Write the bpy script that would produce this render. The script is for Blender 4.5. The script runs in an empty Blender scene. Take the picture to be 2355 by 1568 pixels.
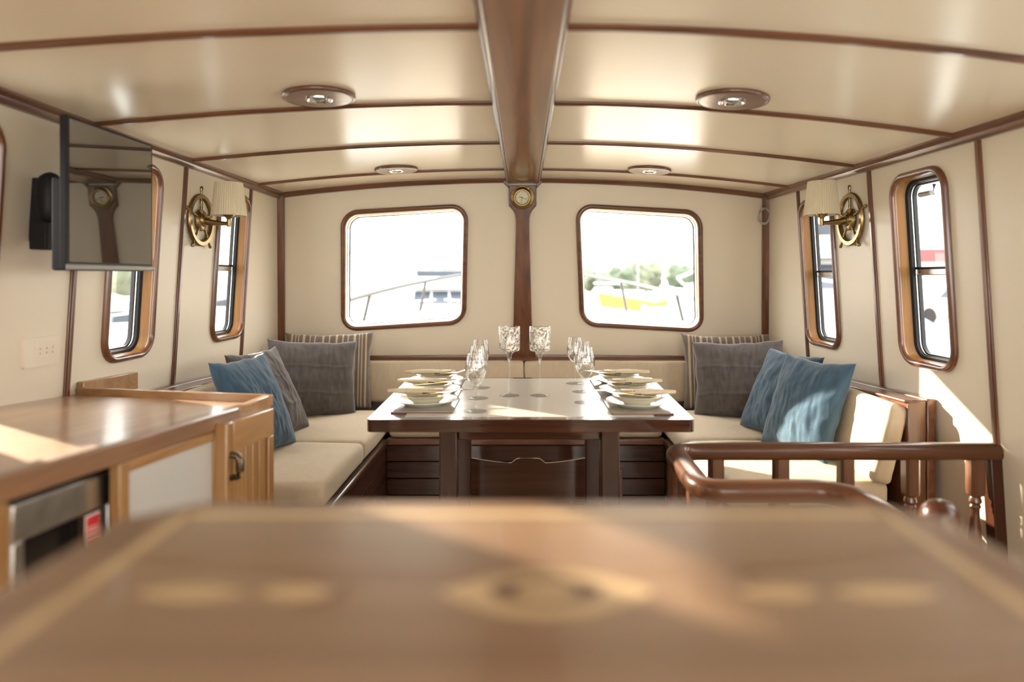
import bpy, bmesh, math, random
from mathutils import Vector, Matrix, Euler, noise
from mathutils.geometry import tessellate_polygon

R = math.radians
PI = math.pi
scene = bpy.context.scene
C = scene.collection
EYE = 1.19                                   # camera height above the cabin sole (metres)

# ------------------------------------------------------------------ camera
cam_data = bpy.data.cameras.new('camera')
cam_data.sensor_width = 36.0
cam_data.lens = 24.0
cam_data.shift_x = -26.0 / 2355.0            # level camera, shifted lens: verticals stay vertical
cam_data.shift_y = -149.0 / 2355.0
cam_data.clip_start = 0.02
cam_data.clip_end = 600
cam_data.dof.use_dof = True
cam_data.dof.focus_distance = 2.9
cam_data.dof.aperture_fstop = 1.4
cam = bpy.data.objects.new('camera', cam_data)
cam.location = (0, 0, EYE)
cam.rotation_euler = (R(90), 0, 0)
C.objects.link(cam)
scene.camera = cam

# ------------------------------------------------------------------ sky, sun, exposure
SKY = 5.2
world = bpy.data.worlds.new('harbour_sky')
scene.world = world
world.use_nodes = True
bg = world.node_tree.nodes['Background']
bg.inputs['Color'].default_value = (1.0, 0.965, 0.91, 1)
bg.inputs['Strength'].default_value = SKY

sun_data = bpy.data.lights.new('sun', 'SUN')
sun_data.energy = 13.0
sun_data.color = (1.0, 0.88, 0.69)
sun_data.angle = R(0.6)
sun = bpy.data.objects.new('sun', sun_data)
sun.rotation_euler = Vector((1.25, -1.0, -0.455)).to_track_quat('-Z', 'Y').to_euler()
sun.location = (-12, 12, 9)
C.objects.link(sun)

vs = scene.view_settings
vs.view_transform = 'Standard'
vs.look = 'None'
vs.exposure = 1.0
vs.gamma = 1.0
vs.use_curve_mapping = False
cy = scene.cycles
cy.use_denoising = True
cy.use_adaptive_sampling = True
cy.adaptive_threshold = 0.1
cy.max_bounces = 6
cy.diffuse_bounces = 4
cy.glossy_bounces = 3
cy.transmission_bounces = 6
cy.transparent_max_bounces = 24
cy.sample_clamp_indirect = 8.0
cy.caustics_reflective = False
cy.caustics_refractive = False
cy.blur_glossy = 0.5

# ------------------------------------------------------------------ materials
MATS = {}

def new_mat(name):
    m = bpy.data.materials.new(name)
    m.use_nodes = True
    MATS[name] = m
    nt = m.node_tree
    return m, nt, nt.nodes['Principled BSDF']

def setp(b, **k):
    for n, v in k.items():
        n = n.replace('_', ' ')
        if n in b.inputs:
            b.inputs[n].default_value = v

def link(nt, a, ao, b, bi):
    nt.links.new(a.outputs[ao], b.inputs[bi])

def paint(name, col, rough=0.5, var=0.04, scale=3.0, bump=0.0, bscale=40.0, **k):
    m, nt, b = new_mat(name)
    tc = nt.nodes.new('ShaderNodeTexCoord')
    n = nt.nodes.new('ShaderNodeTexNoise'); n.inputs['Scale'].default_value = scale; n.inputs['Detail'].default_value = 2
    link(nt, tc, 'Object', n, 'Vector')
    cr = nt.nodes.new('ShaderNodeValToRGB')
    lo = [max(0, c * (1 - var)) for c in col]; hi = [min(1, c * (1 + var)) for c in col]
    cr.color_ramp.elements[0].color = (*lo, 1); cr.color_ramp.elements[1].color = (*hi, 1)
    cr.color_ramp.elements[0].position = 0.3; cr.color_ramp.elements[1].position = 0.7
    link(nt, n, 'Fac', cr, 'Fac'); link(nt, cr, 'Color', b, 'Base Color')
    setp(b, Roughness=rough, **k)
    if bump:
        n2 = nt.nodes.new('ShaderNodeTexNoise'); n2.inputs['Scale'].default_value = bscale; n2.inputs['Detail'].default_value = 3
        link(nt, tc, 'Object', n2, 'Vector')
        bp = nt.nodes.new('ShaderNodeBump'); bp.inputs['Strength'].default_value = bump; bp.inputs['Distance'].default_value = 0.01
        link(nt, n2, 'Fac', bp, 'Height'); link(nt, bp, 'Normal', b, 'Normal')
    return m

def wood(name, dark, light, axis='x', rough=0.22, coat=0.6, scale=1.0, bump=0.0, spec=0.5):
    m, nt, b = new_mat(name)
    tc = nt.nodes.new('ShaderNodeTexCoord')
    mp = nt.nodes.new('ShaderNodeMapping')
    s = {'x': (1.6, 26, 26), 'y': (26, 1.6, 26), 'z': (26, 26, 1.6)}[axis]
    mp.inputs['Scale'].default_value = [q * scale for q in s]
    link(nt, tc, 'Object', mp, 'Vector')
    n = nt.nodes.new('ShaderNodeTexNoise'); n.inputs['Scale'].default_value = 1.0
    n.inputs['Detail'].default_value = 4; n.inputs['Roughness'].default_value = 0.62; n.inputs['Distortion'].default_value = 0.6
    link(nt, mp, 'Vector', n, 'Vector')
    cr = nt.nodes.new('ShaderNodeValToRGB')
    cr.color_ramp.elements[0].position = 0.30; cr.color_ramp.elements[1].position = 0.72
    cr.color_ramp.elements[0].color = (*dark, 1); cr.color_ramp.elements[1].color = (*light, 1)
    link(nt, n, 'Fac', cr, 'Fac'); link(nt, cr, 'Color', b, 'Base Color')
    setp(b, Roughness=rough + 0.12, Specular_IOR_Level=spec, Coat_Weight=coat, Coat_Roughness=rough * 0.6)
    if bump > 0.02:
        bp = nt.nodes.new('ShaderNodeBump'); bp.inputs['Strength'].default_value = bump; bp.inputs['Distance'].default_value = 0.002
        link(nt, n, 'Fac', bp, 'Height'); link(nt, bp, 'Normal', b, 'Normal')
    return m

def fabric(name, col, rough=0.9, weave=420.0, var=0.14, stripes=None, sheen=0.25):
    m, nt, b = new_mat(name)
    tc = nt.nodes.new('ShaderNodeTexCoord')
    mp = nt.nodes.new('ShaderNodeMapping'); mp.inputs['Scale'].default_value = (1, 1, 0.25)
    link(nt, tc, 'Object', mp, 'Vector')
    n = nt.nodes.new('ShaderNodeTexNoise'); n.inputs['Scale'].default_value = 55; n.inputs['Detail'].default_value = 6
    link(nt, mp, 'Vector', n, 'Vector')
    cr = nt.nodes.new('ShaderNodeValToRGB')
    cr.color_ramp.elements[0].position = 0.3; cr.color_ramp.elements[1].position = 0.72
    cr.color_ramp.elements[0].color = (*[c * (1 - var) for c in col], 1)
    cr.color_ramp.elements[1].color = (*[min(1, c * (1 + var)) for c in col], 1)
    link(nt, n, 'Fac', cr, 'Fac')
    out = cr
    if stripes:
        sx = nt.nodes.new('ShaderNodeSeparateXYZ'); link(nt, tc, 'Object', sx, 'Vector')
        ab = nt.nodes.new('ShaderNodeMath'); ab.operation = 'MULTIPLY_ADD'
        ab.inputs[1].default_value = 1 / 0.46; ab.inputs[2].default_value = 0.5
        link(nt, sx, 'X', ab, 0)
        sr = nt.nodes.new('ShaderNodeValToRGB'); sr.color_ramp.interpolation = 'CONSTANT'
        el = sr.color_ramp.elements
        el[0].position = 0; el[0].color = (0, 0, 0, 1); el[1].position = 0.999; el[1].color = (0, 0, 0, 1)
        for a, w in stripes:
            e = el.new(a); e.color = (1, 1, 1, 1)
            e = el.new(a + w); e.color = (0, 0, 0, 1)
        link(nt, ab, 'Value', sr, 'Fac')
        mx = nt.nodes.new('ShaderNodeMix'); mx.data_type = 'RGBA'
        mx.inputs['B'].default_value = (0.50, 0.40, 0.28, 1)
        nt.links.new(sr.outputs['Color'], mx.inputs['Factor'])
        nt.links.new(cr.outputs['Color'], mx.inputs['A'])
        nt.links.new(mx.outputs['Result'], b.inputs['Base Color'])
    else:
        link(nt, cr, 'Color', b, 'Base Color')
    n2 = nt.nodes.new('ShaderNodeTexNoise'); n2.inputs['Scale'].default_value = weave; n2.inputs['Detail'].default_value = 2
    link(nt, tc, 'Object', n2, 'Vector')
    bp = nt.nodes.new('ShaderNodeBump'); bp.inputs['Strength'].default_value = 0.25; bp.inputs['Distance'].default_value = 0.002
    link(nt, n2, 'Fac', bp, 'Height'); link(nt, bp, 'Normal', b, 'Normal')
    setp(b, Roughness=rough, Sheen_Weight=sheen, Sheen_Roughness=0.5, Specular_IOR_Level=0.2)
    return m

def metal(name, col, rough=0.2, var=0.12, scale=30):
    m = paint(name, col, rough, var=var, scale=scale)
    setp(m.node_tree.nodes['Principled BSDF'], Metallic=1.0)
    return m

def thin_glass(name, tint=(1, 1, 1), refl=1.0, speckle=False, edge=0.95):
    m = bpy.data.materials.new(name); m.use_nodes = True; MATS[name] = m
    nt = m.node_tree
    for n in list(nt.nodes): nt.nodes.remove(n)
    out = nt.nodes.new('ShaderNodeOutputMaterial')
    tr = nt.nodes.new('ShaderNodeBsdfTransparent'); tr.inputs['Color'].default_value = (*tint, 1)
    gl = nt.nodes.new('ShaderNodeBsdfGlossy'); gl.inputs['Roughness'].default_value = 0.02
    fr = nt.nodes.new('ShaderNodeLayerWeight'); fr.inputs['Blend'].default_value = 0.5
    pw = nt.nodes.new('ShaderNodeMath'); pw.operation = 'POWER'; pw.inputs[1].default_value = 4.0
    link(nt, fr, 'Facing', pw, 0)
    mu = nt.nodes.new('ShaderNodeMath'); mu.operation = 'MULTIPLY_ADD'; mu.inputs[1].default_value = edge; mu.inputs[2].default_value = 0.035 * refl; mu.use_clamp = True
    link(nt, pw, 0, mu, 0)
    mx = nt.nodes.new('ShaderNodeMixShader')
    nt.links.new(mu.outputs[0], mx.inputs[0]); nt.links.new(tr.outputs[0], mx.inputs[1]); nt.links.new(gl.outputs[0], mx.inputs[2])
    last = mx
    if speckle:                                        # etched / crackled glass flakes
        tc = nt.nodes.new('ShaderNodeTexCoord')
        def flakes(scale, lo, col, rough):
            nonlocal last
            n = nt.nodes.new('ShaderNodeTexNoise'); n.inputs['Scale'].default_value = scale
            n.inputs['Detail'].default_value = 2; n.inputs['Distortion'].default_value = 1.2
            link(nt, tc, 'Object', n, 'Vector')
            cr = nt.nodes.new('ShaderNodeValToRGB')
            cr.color_ramp.elements[0].position = lo; cr.color_ramp.elements[1].position = lo + 0.03
            link(nt, n, 'Fac', cr, 'Fac')
            bs = nt.nodes.new('ShaderNodeBsdfPrincipled')
            bs.inputs['Base Color'].default_value = (*col, 1); bs.inputs['Roughness'].default_value = rough
            m2 = nt.nodes.new('ShaderNodeMixShader')
            nt.links.new(cr.outputs['Color'], m2.inputs[0]); nt.links.new(last.outputs[0], m2.inputs[1]); nt.links.new(bs.outputs[0], m2.inputs[2])
            last = m2
        flakes(95, 0.50, (0.85, 0.82, 0.76), 0.25)
        flakes(170, 0.70, (0.05, 0.04, 0.03), 0.3)
    nt.links.new(last.outputs[0], out.inputs[0])
    return m

CREAM = paint('cream_paint', (0.74, 0.658, 0.53), 0.38, var=0.02, scale=1.2)
CEIL = paint('cream_gloss_headlining', (0.82, 0.728, 0.59), 0.25, var=0.02, scale=1.5, bump=0.012, bscale=7, Specular_IOR_Level=0.38)
MAH_X = wood('mahogany_x', (0.072, 0.024, 0.0095), (0.195, 0.072, 0.029), 'x')
MAH_Y = wood('mahogany_y', (0.072, 0.024, 0.0095), (0.195, 0.072, 0.029), 'y')
MAH_Z = wood('mahogany_z', (0.072, 0.024, 0.0095), (0.195, 0.072, 0.029), 'z')
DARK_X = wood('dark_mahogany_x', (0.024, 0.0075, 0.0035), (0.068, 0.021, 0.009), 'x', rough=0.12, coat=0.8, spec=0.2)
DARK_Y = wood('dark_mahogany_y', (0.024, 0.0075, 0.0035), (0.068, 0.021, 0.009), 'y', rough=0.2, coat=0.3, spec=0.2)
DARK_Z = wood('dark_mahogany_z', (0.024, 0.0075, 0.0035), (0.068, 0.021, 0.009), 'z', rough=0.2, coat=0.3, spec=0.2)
BEAM = wood('beam_mahogany', (0.12, 0.042, 0.016), (0.30, 0.12, 0.045), 'y', rough=0.24, coat=0.7, scale=0.7)
TEAK_X = wood('teak_x', (0.26, 0.125, 0.045), (0.44, 0.24, 0.095), 'x', rough=0.26)
TEAK_Y = wood('teak_y', (0.26, 0.125, 0.045), (0.44, 0.24, 0.095), 'y', rough=0.26)
OAK = wood('pale_oak', (0.34, 0.24, 0.14), (0.46, 0.33, 0.20), 'y', rough=0.35)
EDGE = wood('brown_teak_y', (0.17, 0.08, 0.035), (0.29, 0.145, 0.07), 'y', rough=0.3)
RAIL = wood('handrail_mahogany', (0.060, 0.022, 0.0095), (0.115, 0.045, 0.019), 'x', rough=0.22, coat=0.3, spec=0.2)
TEAK_Z = wood('teak_z', (0.24, 0.115, 0.035), (0.42, 0.225, 0.075), 'z', rough=0.3)
LINER = wood('liner_teak', (0.13, 0.056, 0.012), (0.23, 0.108, 0.028), 'z', rough=0.4, coat=0.08, spec=0.15)
ISLAND = wood('island_veneer', (0.165, 0.093, 0.052), (0.275, 0.168, 0.098), 'x', rough=0.3, coat=1.0, scale=0.7, bump=0.01)
MATS['island_veneer'].node_tree.nodes['Principled BSDF'].inputs['Coat Roughness'].default_value = 0.07
MAPLE = wood('maple_inlay', (0.42, 0.29, 0.155), (0.54, 0.38, 0.215), 'x', rough=0.3)
WENGE = wood('wenge_inlay', (0.09, 0.045, 0.022), (0.15, 0.075, 0.04), 'x', rough=0.3)
LAMINATE = paint('grey_laminate', (0.63, 0.60, 0.545), 0.22, var=0.015, scale=6)
BEIGE = fabric('beige_upholstery', (0.60, 0.505, 0.375), weave=600, var=0.05, sheen=0.1)
BLUE = fabric('blue_linen', (0.050, 0.098, 0.150), var=0.22)
GREY = fabric('charcoal_linen', (0.105, 0.092, 0.09), var=0.2)
STRIPE = fabric('striped_linen', (0.16, 0.13, 0.11), var=0.12,
                stripes=[(.05, .022), (.10, .012), (.135, .012), (.19, .03), (.27, .012), (.33, .012), (.42, .025), (.5, .012),
                         (.58, .025), (.66, .012), (.72, .012), (.79, .03), (.855, .012), (.89, .012), (.93, .022)])
BRASS = metal('aged_brass', (0.30, 0.21, 0.095), 0.30)
BRASS_L = metal('polished_brass', (0.72, 0.56, 0.30), 0.18)
BRONZE = metal('dark_bronze', (0.10, 0.075, 0.05), 0.3)
GALV = paint('dull_steel', (0.045, 0.047, 0.05), 0.5, Specular_IOR_Level=0.3)
STEEL = metal('brushed_steel', (0.62, 0.61, 0.58), 0.28)
CHROME = metal('chrome', (0.8, 0.8, 0.8), 0.07)
BLACKMETAL = paint('black_anodised', (0.012, 0.012, 0.013), 0.5, Specular_IOR_Level=0.25)
BLACKPLASTIC = paint('black_plastic', (0.010, 0.009, 0.010), 0.55, Specular_IOR_Level=0.25)
GREYPLASTIC = paint('grey_plastic', (0.23, 0.22, 0.20), 0.35)
SCREEN = paint('dark_screen', (0.02, 0.018, 0.016), 0.025, var=0.0, IOR=3.2)
OVENGLASS = paint('black_oven_glass', (0.008, 0.007, 0.007), 0.05, var=0.0)
WHITEPANEL = paint('white_panel', (0.50, 0.485, 0.455), 0.35, var=0.02)
IVORY = paint('ivory_plastic', (0.78, 0.70, 0.58), 0.35, var=0.02)
PORCELAIN = paint('white_porcelain', (0.80, 0.79, 0.74), 0.12, var=0.02)
CREAMWARE = paint('cream_bowl', (0.66, 0.62, 0.47), 0.16, var=0.03)
NAPKIN = fabric('cream_napkin', (0.68, 0.57, 0.38), weave=800, var=0.06)
BAND = paint('dark_band', (0.10, 0.06, 0.035), 0.5)
GOLDBAND = paint('straw_band', (0.48, 0.30, 0.10), 0.5)
SILVER = metal('silver', (0.82, 0.78, 0.74), 0.12)
MATTOP = paint('placemat_top', (0.38, 0.34, 0.27), 0.12, var=0.25, scale=8)
MATEDGE = paint('placemat_edge', (0.14, 0.05, 0.025), 0.4)
RED = paint('red_print', (0.55, 0.03, 0.035), 0.45)
WHITE = paint('white_print', (0.82, 0.80, 0.76), 0.45)
SHADE = fabric('pleated_shade', (0.74, 0.66, 0.50), weave=900, var=0.04, sheen=0.1)
DIAL = paint('clock_dial', (0.74, 0.68, 0.50), 0.3, var=0.12, scale=90)
INK = paint('black_ink', (0.012, 0.010, 0.008), 0.4)
PANE = thin_glass('window_glass', (0.95, 0.965, 0.96), 1.0)
CRYSTAL = thin_glass('crystal', (0.98, 0.982, 0.98), 2.6)
CRYSTAL_FOOT = thin_glass('crystal_foot', (0.985, 0.985, 0.98), 1.0, edge=0.12)
CRACKLE = thin_glass('crackle_glass', (0.93, 0.92, 0.89), 2.2, speckle=True)
CORD = paint('grey_cord', (0.45, 0.42, 0.37), 0.6)
GEL = paint('white_gelcoat', (0.58, 0.58, 0.57), 0.3)
GELGREY = paint('grey_gelcoat', (0.13, 0.14, 0.155), 0.4)
TINT = paint('tinted_glass', (0.035, 0.045, 0.06), 0.25, Specular_IOR_Level=0.2)
DECK = wood('deck_teak', (0.42, 0.34, 0.24), (0.58, 0.49, 0.37), 'y', rough=0.6, coat=0.0)
ROPE = paint('rope', (0.26, 0.235, 0.19), 0.85, var=0.3, scale=60, bump=0.4, bscale=120)
ORANGE = paint('orange_hull', (0.37, 0.165, 0.022), 0.4)
LEAF = paint('tree_leaf', (0.065, 0.085, 0.055), 0.8, var=0.4, scale=0.8)
LEAF2 = paint('tree_leaf_pale', (0.11, 0.125, 0.085), 0.8, var=0.4, scale=0.9)
BARK = paint('bark', (0.20, 0.15, 0.10), 0.9)
WATER = paint('harbour_water', (0.42, 0.46, 0.46), 0.15, var=0.2, scale=0.4, bump=0.3, bscale=1.2)
QUAY = paint('quay_concrete', (0.42, 0.40, 0.36), 0.85, var=0.12, scale=0.7)
CARPAINT = [paint('car_paint_silver', (0.45, 0.46, 0.48), 0.25), paint('car_paint_white', (0.75, 0.75, 0.74), 0.25), paint('car_paint_dark', (0.07, 0.08, 0.10), 0.25)]
MAROON = paint('maroon_fascia', (0.30, 0.035, 0.04), 0.5)
TARP = paint('blue_tarpaulin', (0.03, 0.16, 0.42), 0.5, var=0.2, scale=5)
STRIPWHITE = paint('white_wall', (0.66, 0.64, 0.60), 0.7)

# ------------------------------------------------------------------ mesh helpers
def wloc(o):
    v = Vector((0, 0, 0))
    while o is not None:
        v = v + o.location
        o = o.parent
    return v

class MB:
    def __init__(self):
        self.v = []; self.f = []
    def add(self, vs, fs):
        o = len(self.v)
        self.v += [Vector(p) for p in vs]
        self.f += [tuple(i + o for i in q) for q in fs]
        return self
    def box(self, x0, x1, y0, y1, z0, z1, M=None):
        vs = [Vector((x, y, z)) for z in (z0, z1) for y in (y0, y1) for x in (x0, x1)]
        if M is not None: vs = [M @ p for p in vs]
        return self.add(vs, [(0, 2, 3, 1), (4, 5, 7, 6), (0, 1, 5, 4), (2, 6, 7, 3), (0, 4, 6, 2), (1, 3, 7, 5)])
    def hexa(self, p):                 # 8 points: bottom 4 (ccw from above), top 4
        return self.add(p, [(3, 2, 1, 0), (4, 5, 6, 7), (0, 1, 5, 4), (1, 2, 6, 5), (2, 3, 7, 6), (3, 0, 4, 7)])
    def loft(self, rings, closed=True, caps=True):
        n = len(rings[0]); o = len(self.v)
        for r in rings: self.v += [Vector(p) for p in r]
        m = n if closed else n - 1
        for i in range(len(rings) - 1):
            for j in range(m):
                a = o + i * n + j; b = o + i * n + (j + 1) % n
                self.f.append((a, b, b + n, a + n))
        if caps and closed:
            self.f.append(tuple(o + j for j in reversed(range(n))))
            self.f.append(tuple(o + (len(rings) - 1) * n + j for j in range(n)))
        return self
    def lathe(self, prof, n=24, M=None, caps=False, wob=None):
        rings = []
        for r, z in prof:
            ring = []
            for i in range(n):
                a = 2 * PI * i / n
                rr = r + (wob(i, r, z) if wob else 0)
                p = Vector((rr * math.cos(a), rr * math.sin(a), z))
                ring.append(M @ p if M is not None else p)
            rings.append(ring)
        return self.loft(rings, True, caps)
    def tube(self, pts, r, n=10, caps=True, sx=1.0, up=(0, 0, 1)):
        pts = [Vector(p) for p in pts]; rings = []
        rr = r if isinstance(r, (list, tuple)) else [r] * len(pts)
        for i, p in enumerate(pts):
            t = (pts[min(i + 1, len(pts) - 1)] - pts[max(i - 1, 0)]).normalized()
            u = Vector(up)
            if abs(t.dot(u)) > 0.97: u = Vector((1, 0, 0)) if abs(t.x) < 0.9 else Vector((0, 1, 0))
            s = t.cross(u).normalized(); u = s.cross(t).normalized()
            rings.append([p + s * (math.cos(2 * PI * k / n) * rr[i] * sx) + u * (math.sin(2 * PI * k / n) * rr[i]) for k in range(n)])
        return self.loft(rings, True, caps)
    def prism(self, poly, fn, w0, w1, holes=()):
        """2-D polygon with holes, fn(u,v,w)->world, thickness w0..w1"""
        loops = [list(poly)] + [list(h) for h in holes]
        flat = [p for l in loops for p in l]
        tris = tessellate_polygon([[Vector((p[0], p[1], 0)) for p in l] for l in loops])
        n = len(flat); o = len(self.v)
        self.v += [Vector(fn(p[0], p[1], w0)) for p in flat] + [Vector(fn(p[0], p[1], w1)) for p in flat]
        for t in tris:
            self.f.append(tuple(o + i for i in t)); self.f.append(tuple(o + n + i for i in reversed(t)))
        k = 0
        for l in loops:
            m = len(l)
            for i in range(m):
                a = o + k + i; b = o + k + (i + 1) % m
                self.f.append((a, b, b + n, a + n))
            k += m
        return self
    def build(self, name, mat, parent=None, smooth=None, bevel=0, segs=2, local=False, kind=None):
        off = Vector((0, 0, 0)) if (local or parent is None) else wloc(parent)
        me = bpy.data.meshes.new(name)
        me.from_pydata([tuple(p - off) for p in self.v], [], self.f)
        bm = bmesh.new(); bm.from_mesh(me)
        bmesh.ops.recalc_face_normals(bm, faces=bm.faces)
        bm.to_mesh(me); bm.free()
        if smooth is not None:
            me.shade_smooth(); me.set_sharp_from_angle(angle=R(smooth))
        me.materials.append(mat)
        o = bpy.data.objects.new(name, me); C.objects.link(o)
        if parent is not None: o.parent = parent
        if bevel:
            md = o.modifiers.new('bevel', 'BEVEL'); md.width = bevel; md.segments = segs
            md.limit_method = 'ANGLE'; md.angle_limit = R(40); md.harden_normals = False
            me.shade_smooth(); me.set_sharp_from_angle(angle=R(50))
        if kind: o['kind'] = kind
        return o

def box(x0, x1, y0, y1, z0, z1, M=None):
    return MB().box(x0, x1, y0, y1, z0, z1, M)

def empty(name, loc=(0, 0, 0), parent=None):
    o = bpy.data.objects.new(name, None); C.objects.link(o)
    o.empty_display_size = 0.05
    o.location = Vector(loc)
    if parent is not None: o.parent = parent
    return o

def tag(o, label, cat, group=None):
    o['label'] = label; o['category'] = cat
    if group: o['group'] = group
    return o

def thing(name, label, cat, loc=(0, 0, 0), group=None):
    return tag(empty(name, loc), label, cat, group)

def structure(name, label=None):
    o = empty(name); o['kind'] = 'structure'
    if label: o['label'] = label
    return o

def copy_tree(o, parent=None):
    c = o.copy(); C.objects.link(c); c.parent = parent
    for ch in list(o.children): copy_tree(ch, c)
    return c

def rquad(q, r, n=7):
    """rounded quad from 4 corners (ccw)"""
    out = []
    q = [Vector(p) for p in q]
    for i in range(4):
        p, a, b = q[i], q[i - 1], q[(i + 1) % 4]
        da = (a - p).normalized(); db = (b - p).normalized()
        s = p + da * r; e = p + db * r
        for k in range(n + 1):
            t = k / n
            # rational quadratic = circular corner
            w = math.sqrt(0.5)
            den = (1 - t) ** 2 + 2 * w * t * (1 - t) + t * t
            out.append((s * (1 - t) ** 2 + p * (2 * w * t * (1 - t)) + e * (t * t)) / den)
    return [(p.x, p.y) for p in out]

def inset(q, t):
    (a, b, c, d) = q                   # bl, br, tr, tl
    return [(a[0] + t, a[1] + t), (b[0] - t, b[1] + t), (c[0] - t, c[1] - t), (d[0] + t, d[1] - t)]

def cushion(cx, cy, cz, sx, sy, sz, r=0.03, puff=0.012, seed=0, nu=18, nv=18, M=None):
    """upholstered slab: rounded edges, crowned top, slight wrinkles"""
    mb = MB(); bm = bmesh.new()
    bmesh.ops.create_cube(bm, size=1.0)
    for v in bm.verts: v.co = Vector((v.co.x * sx, v.co.y * sy, v.co.z * sz))
    bmesh.ops.bevel(bm, geom=list(bm.edges), offset=r, segments=4, profile=0.5, affect='EDGES')
    bmesh.ops.subdivide_edges(bm, edges=[e for e in bm.edges if e.calc_length() > 0.12], cuts=10, use_grid_fill=True)
    for v in bm.verts:
        u = v.co.x / (sx / 2); w = v.co.y / (sy / 2); t = v.co.z / (sz / 2)
        k = max(0, 1 - u * u) * max(0, 1 - w * w)
        nz = noise.noise(Vector((v.co.x * 7 + seed, v.co.y * 16, seed * 1.7 + v.co.z)))
        v.co.z += (puff * (k ** 0.5) + 0.0035 * nz) * (1 if t > 0 else 0)
        n2 = noise.noise(Vector((v.co.x * 9, v.co.y * 9 + seed, v.co.z * 30)))
        v.co.x += 0.003 * n2; v.co.y += 0.003 * n2
    bm.verts.ensure_lookup_table()
    T = Matrix.Translation((cx, cy, cz)) @ (M if M is not None else Matrix())
    mb.add([T @ v.co for v in bm.verts], [tuple(x.index for x in f.verts) for f in bm.faces])
    bm.free()
    return mb

# ------------------------------------------------------------------ shape of the cabin
def wall_x(z): return 1.386 + 0.062 * (1.63 - z)          # tumblehome of the cabin sides
def side_fn(s): return lambda u, v, w: (s * (wall_x(v) + w), u, v)
def front_y(z): return 3.869 + 0.19 * (1.645 - z)          # raked front bulkhead
def front_fn(u, v, w): return (u, front_y(v) + w, v)
def edge_z(s, y): return (1.674 - 0.0083 * (y - 1.81)) if s < 0 else (1.632 + 0.0099 * (y - 1.89))
def ceil_z(x, y):
    e = edge_z(-1 if x < 0 else 1, y); c = 1.742
    return c + (e - c) * (abs(x) / 1.386) ** 2

TRIM_L = [-1.18, -0.52, 0.14, 0.80, 1.47, 2.14, 2.80, 3.47]
TRIM_R = [-1.22, -0.56, 0.10, 0.76, 1.42, 2.08, 2.735, 3.44]
AFT = -1.8
# side windows: (y0, y1, z0, z1) outer edge of the mahogany frame
WIN_L = [(2.305, 2.622, 0.885, 1.607), (3.108, 3.465, 0.880, 1.592), (1.565, 1.825, 0.885, 1.61), (-0.49, 0.11, 0.885, 1.60), (-1.15, -0.55, 0.885, 1.60), (-1.76, -1.21, 0.885, 1.60)]
WIN_R = [(3.067, 3.434, 0.850, 1.565), (2.240, 2.580, 0.862, 1.566), (1.46, 1.80, 0.862, 1.566), (0.79, 1.39, 0.862, 1.566), (0.13, 0.73, 0.862, 1.566), (-0.53, 0.07, 0.862, 1.566), (-1.19, -0.59, 0.862, 1.566), (-1.76, -1.25, 0.862, 1.566)]
FRONT_L = [(-1.072, 0.862), (-0.335, 0.905), (-0.311, 1.604), (-1.039, 1.564)]
FRONT_R = [(0.332, 0.894), (1.062, 0.855), (1.019, 1.566), (0.294, 1.604)]

# ------------------------------------------------------------------ walls
def qrect(y0, y1, z0, z1): return [(y0, z0), (y1, z0), (y1, z1), (y0, z1)]

for s, nm, trims, wins in ((-1, 'wall_left', TRIM_L, WIN_L), (1, 'wall_right', TRIM_R, WIN_R)):
    wall = structure(nm, 'cream painted %s cabin side with mahogany battens' % nm[5:])
    fn = side_fn(s)
    ys = [AFT] + trims + [4.22]
    for a, b in zip(ys[:-1], ys[1:]):
        holes = [rquad(inset(qrect(*w), 0.012), 0.075) for w in wins if a < (w[0] + w[1]) / 2 < b]
        MB().prism([(a, -0.05), (b, -0.05), (b, 1.75), (a, 1.75)], fn, 0.0, 0.07, holes).build('panel', CREAM, wall)
    for y in trims:
        mb = MB()
        for w0, w1, h in ((-0.006, 0.004, 0.012), (-0.011, 0.004, 0.007)):
            mb.hexa([fn(y - h, 0.0, w1), fn(y + h, 0.0, w1), fn(y + h, 0.0, w0), fn(y - h, 0.0, w0),
                     fn(y - h, 1.66, w1), fn(y + h, 1.66, w1), fn(y + h, 1.66, w0), fn(y - h, 1.66, w0)])
        mb.build('batten', MAH_Z, wall, bevel=0.002)

wf = structure('wall_front', 'cream painted front bulkhead with two windows')
for a, b, q in ((-1.55, 0.0, FRONT_L), (0.0, 1.55, FRONT_R)):
    MB().prism([(a, -0.05), (b, -0.05), (b, 1.78), (a, 1.78)], front_fn, 0.0, 0.06, [rquad(inset(q, 0.012), 0.085)]).build('panel', CREAM, wf)

wa = structure('wall_aft', 'cream aft bulkhead behind the viewer, open to the cockpit above a half wall')
def aft_fn(u, v, w): return (u, AFT - w, v)
for x0, x1, z0, z1 in ((-1.6, -1.28, -0.05, 1.8), (1.28, 1.6, -0.05, 1.8), (-1.28, 1.28, -0.05, 0.62), (-1.28, 1.28, 1.70, 1.8)):
    MB().prism([(x0, z0), (x1, z0), (x1, z1), (x0, z1)], aft_fn, 0, 0.06).build('panel', CREAM, wa)

floor = box(-1.6, 1.6, AFT - 0.1, 4.3, -0.06, 0.0).build('floor', OAK)
floor['kind'] = 'structure'; floor['label'] = 'pale oak cabin sole'

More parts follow.
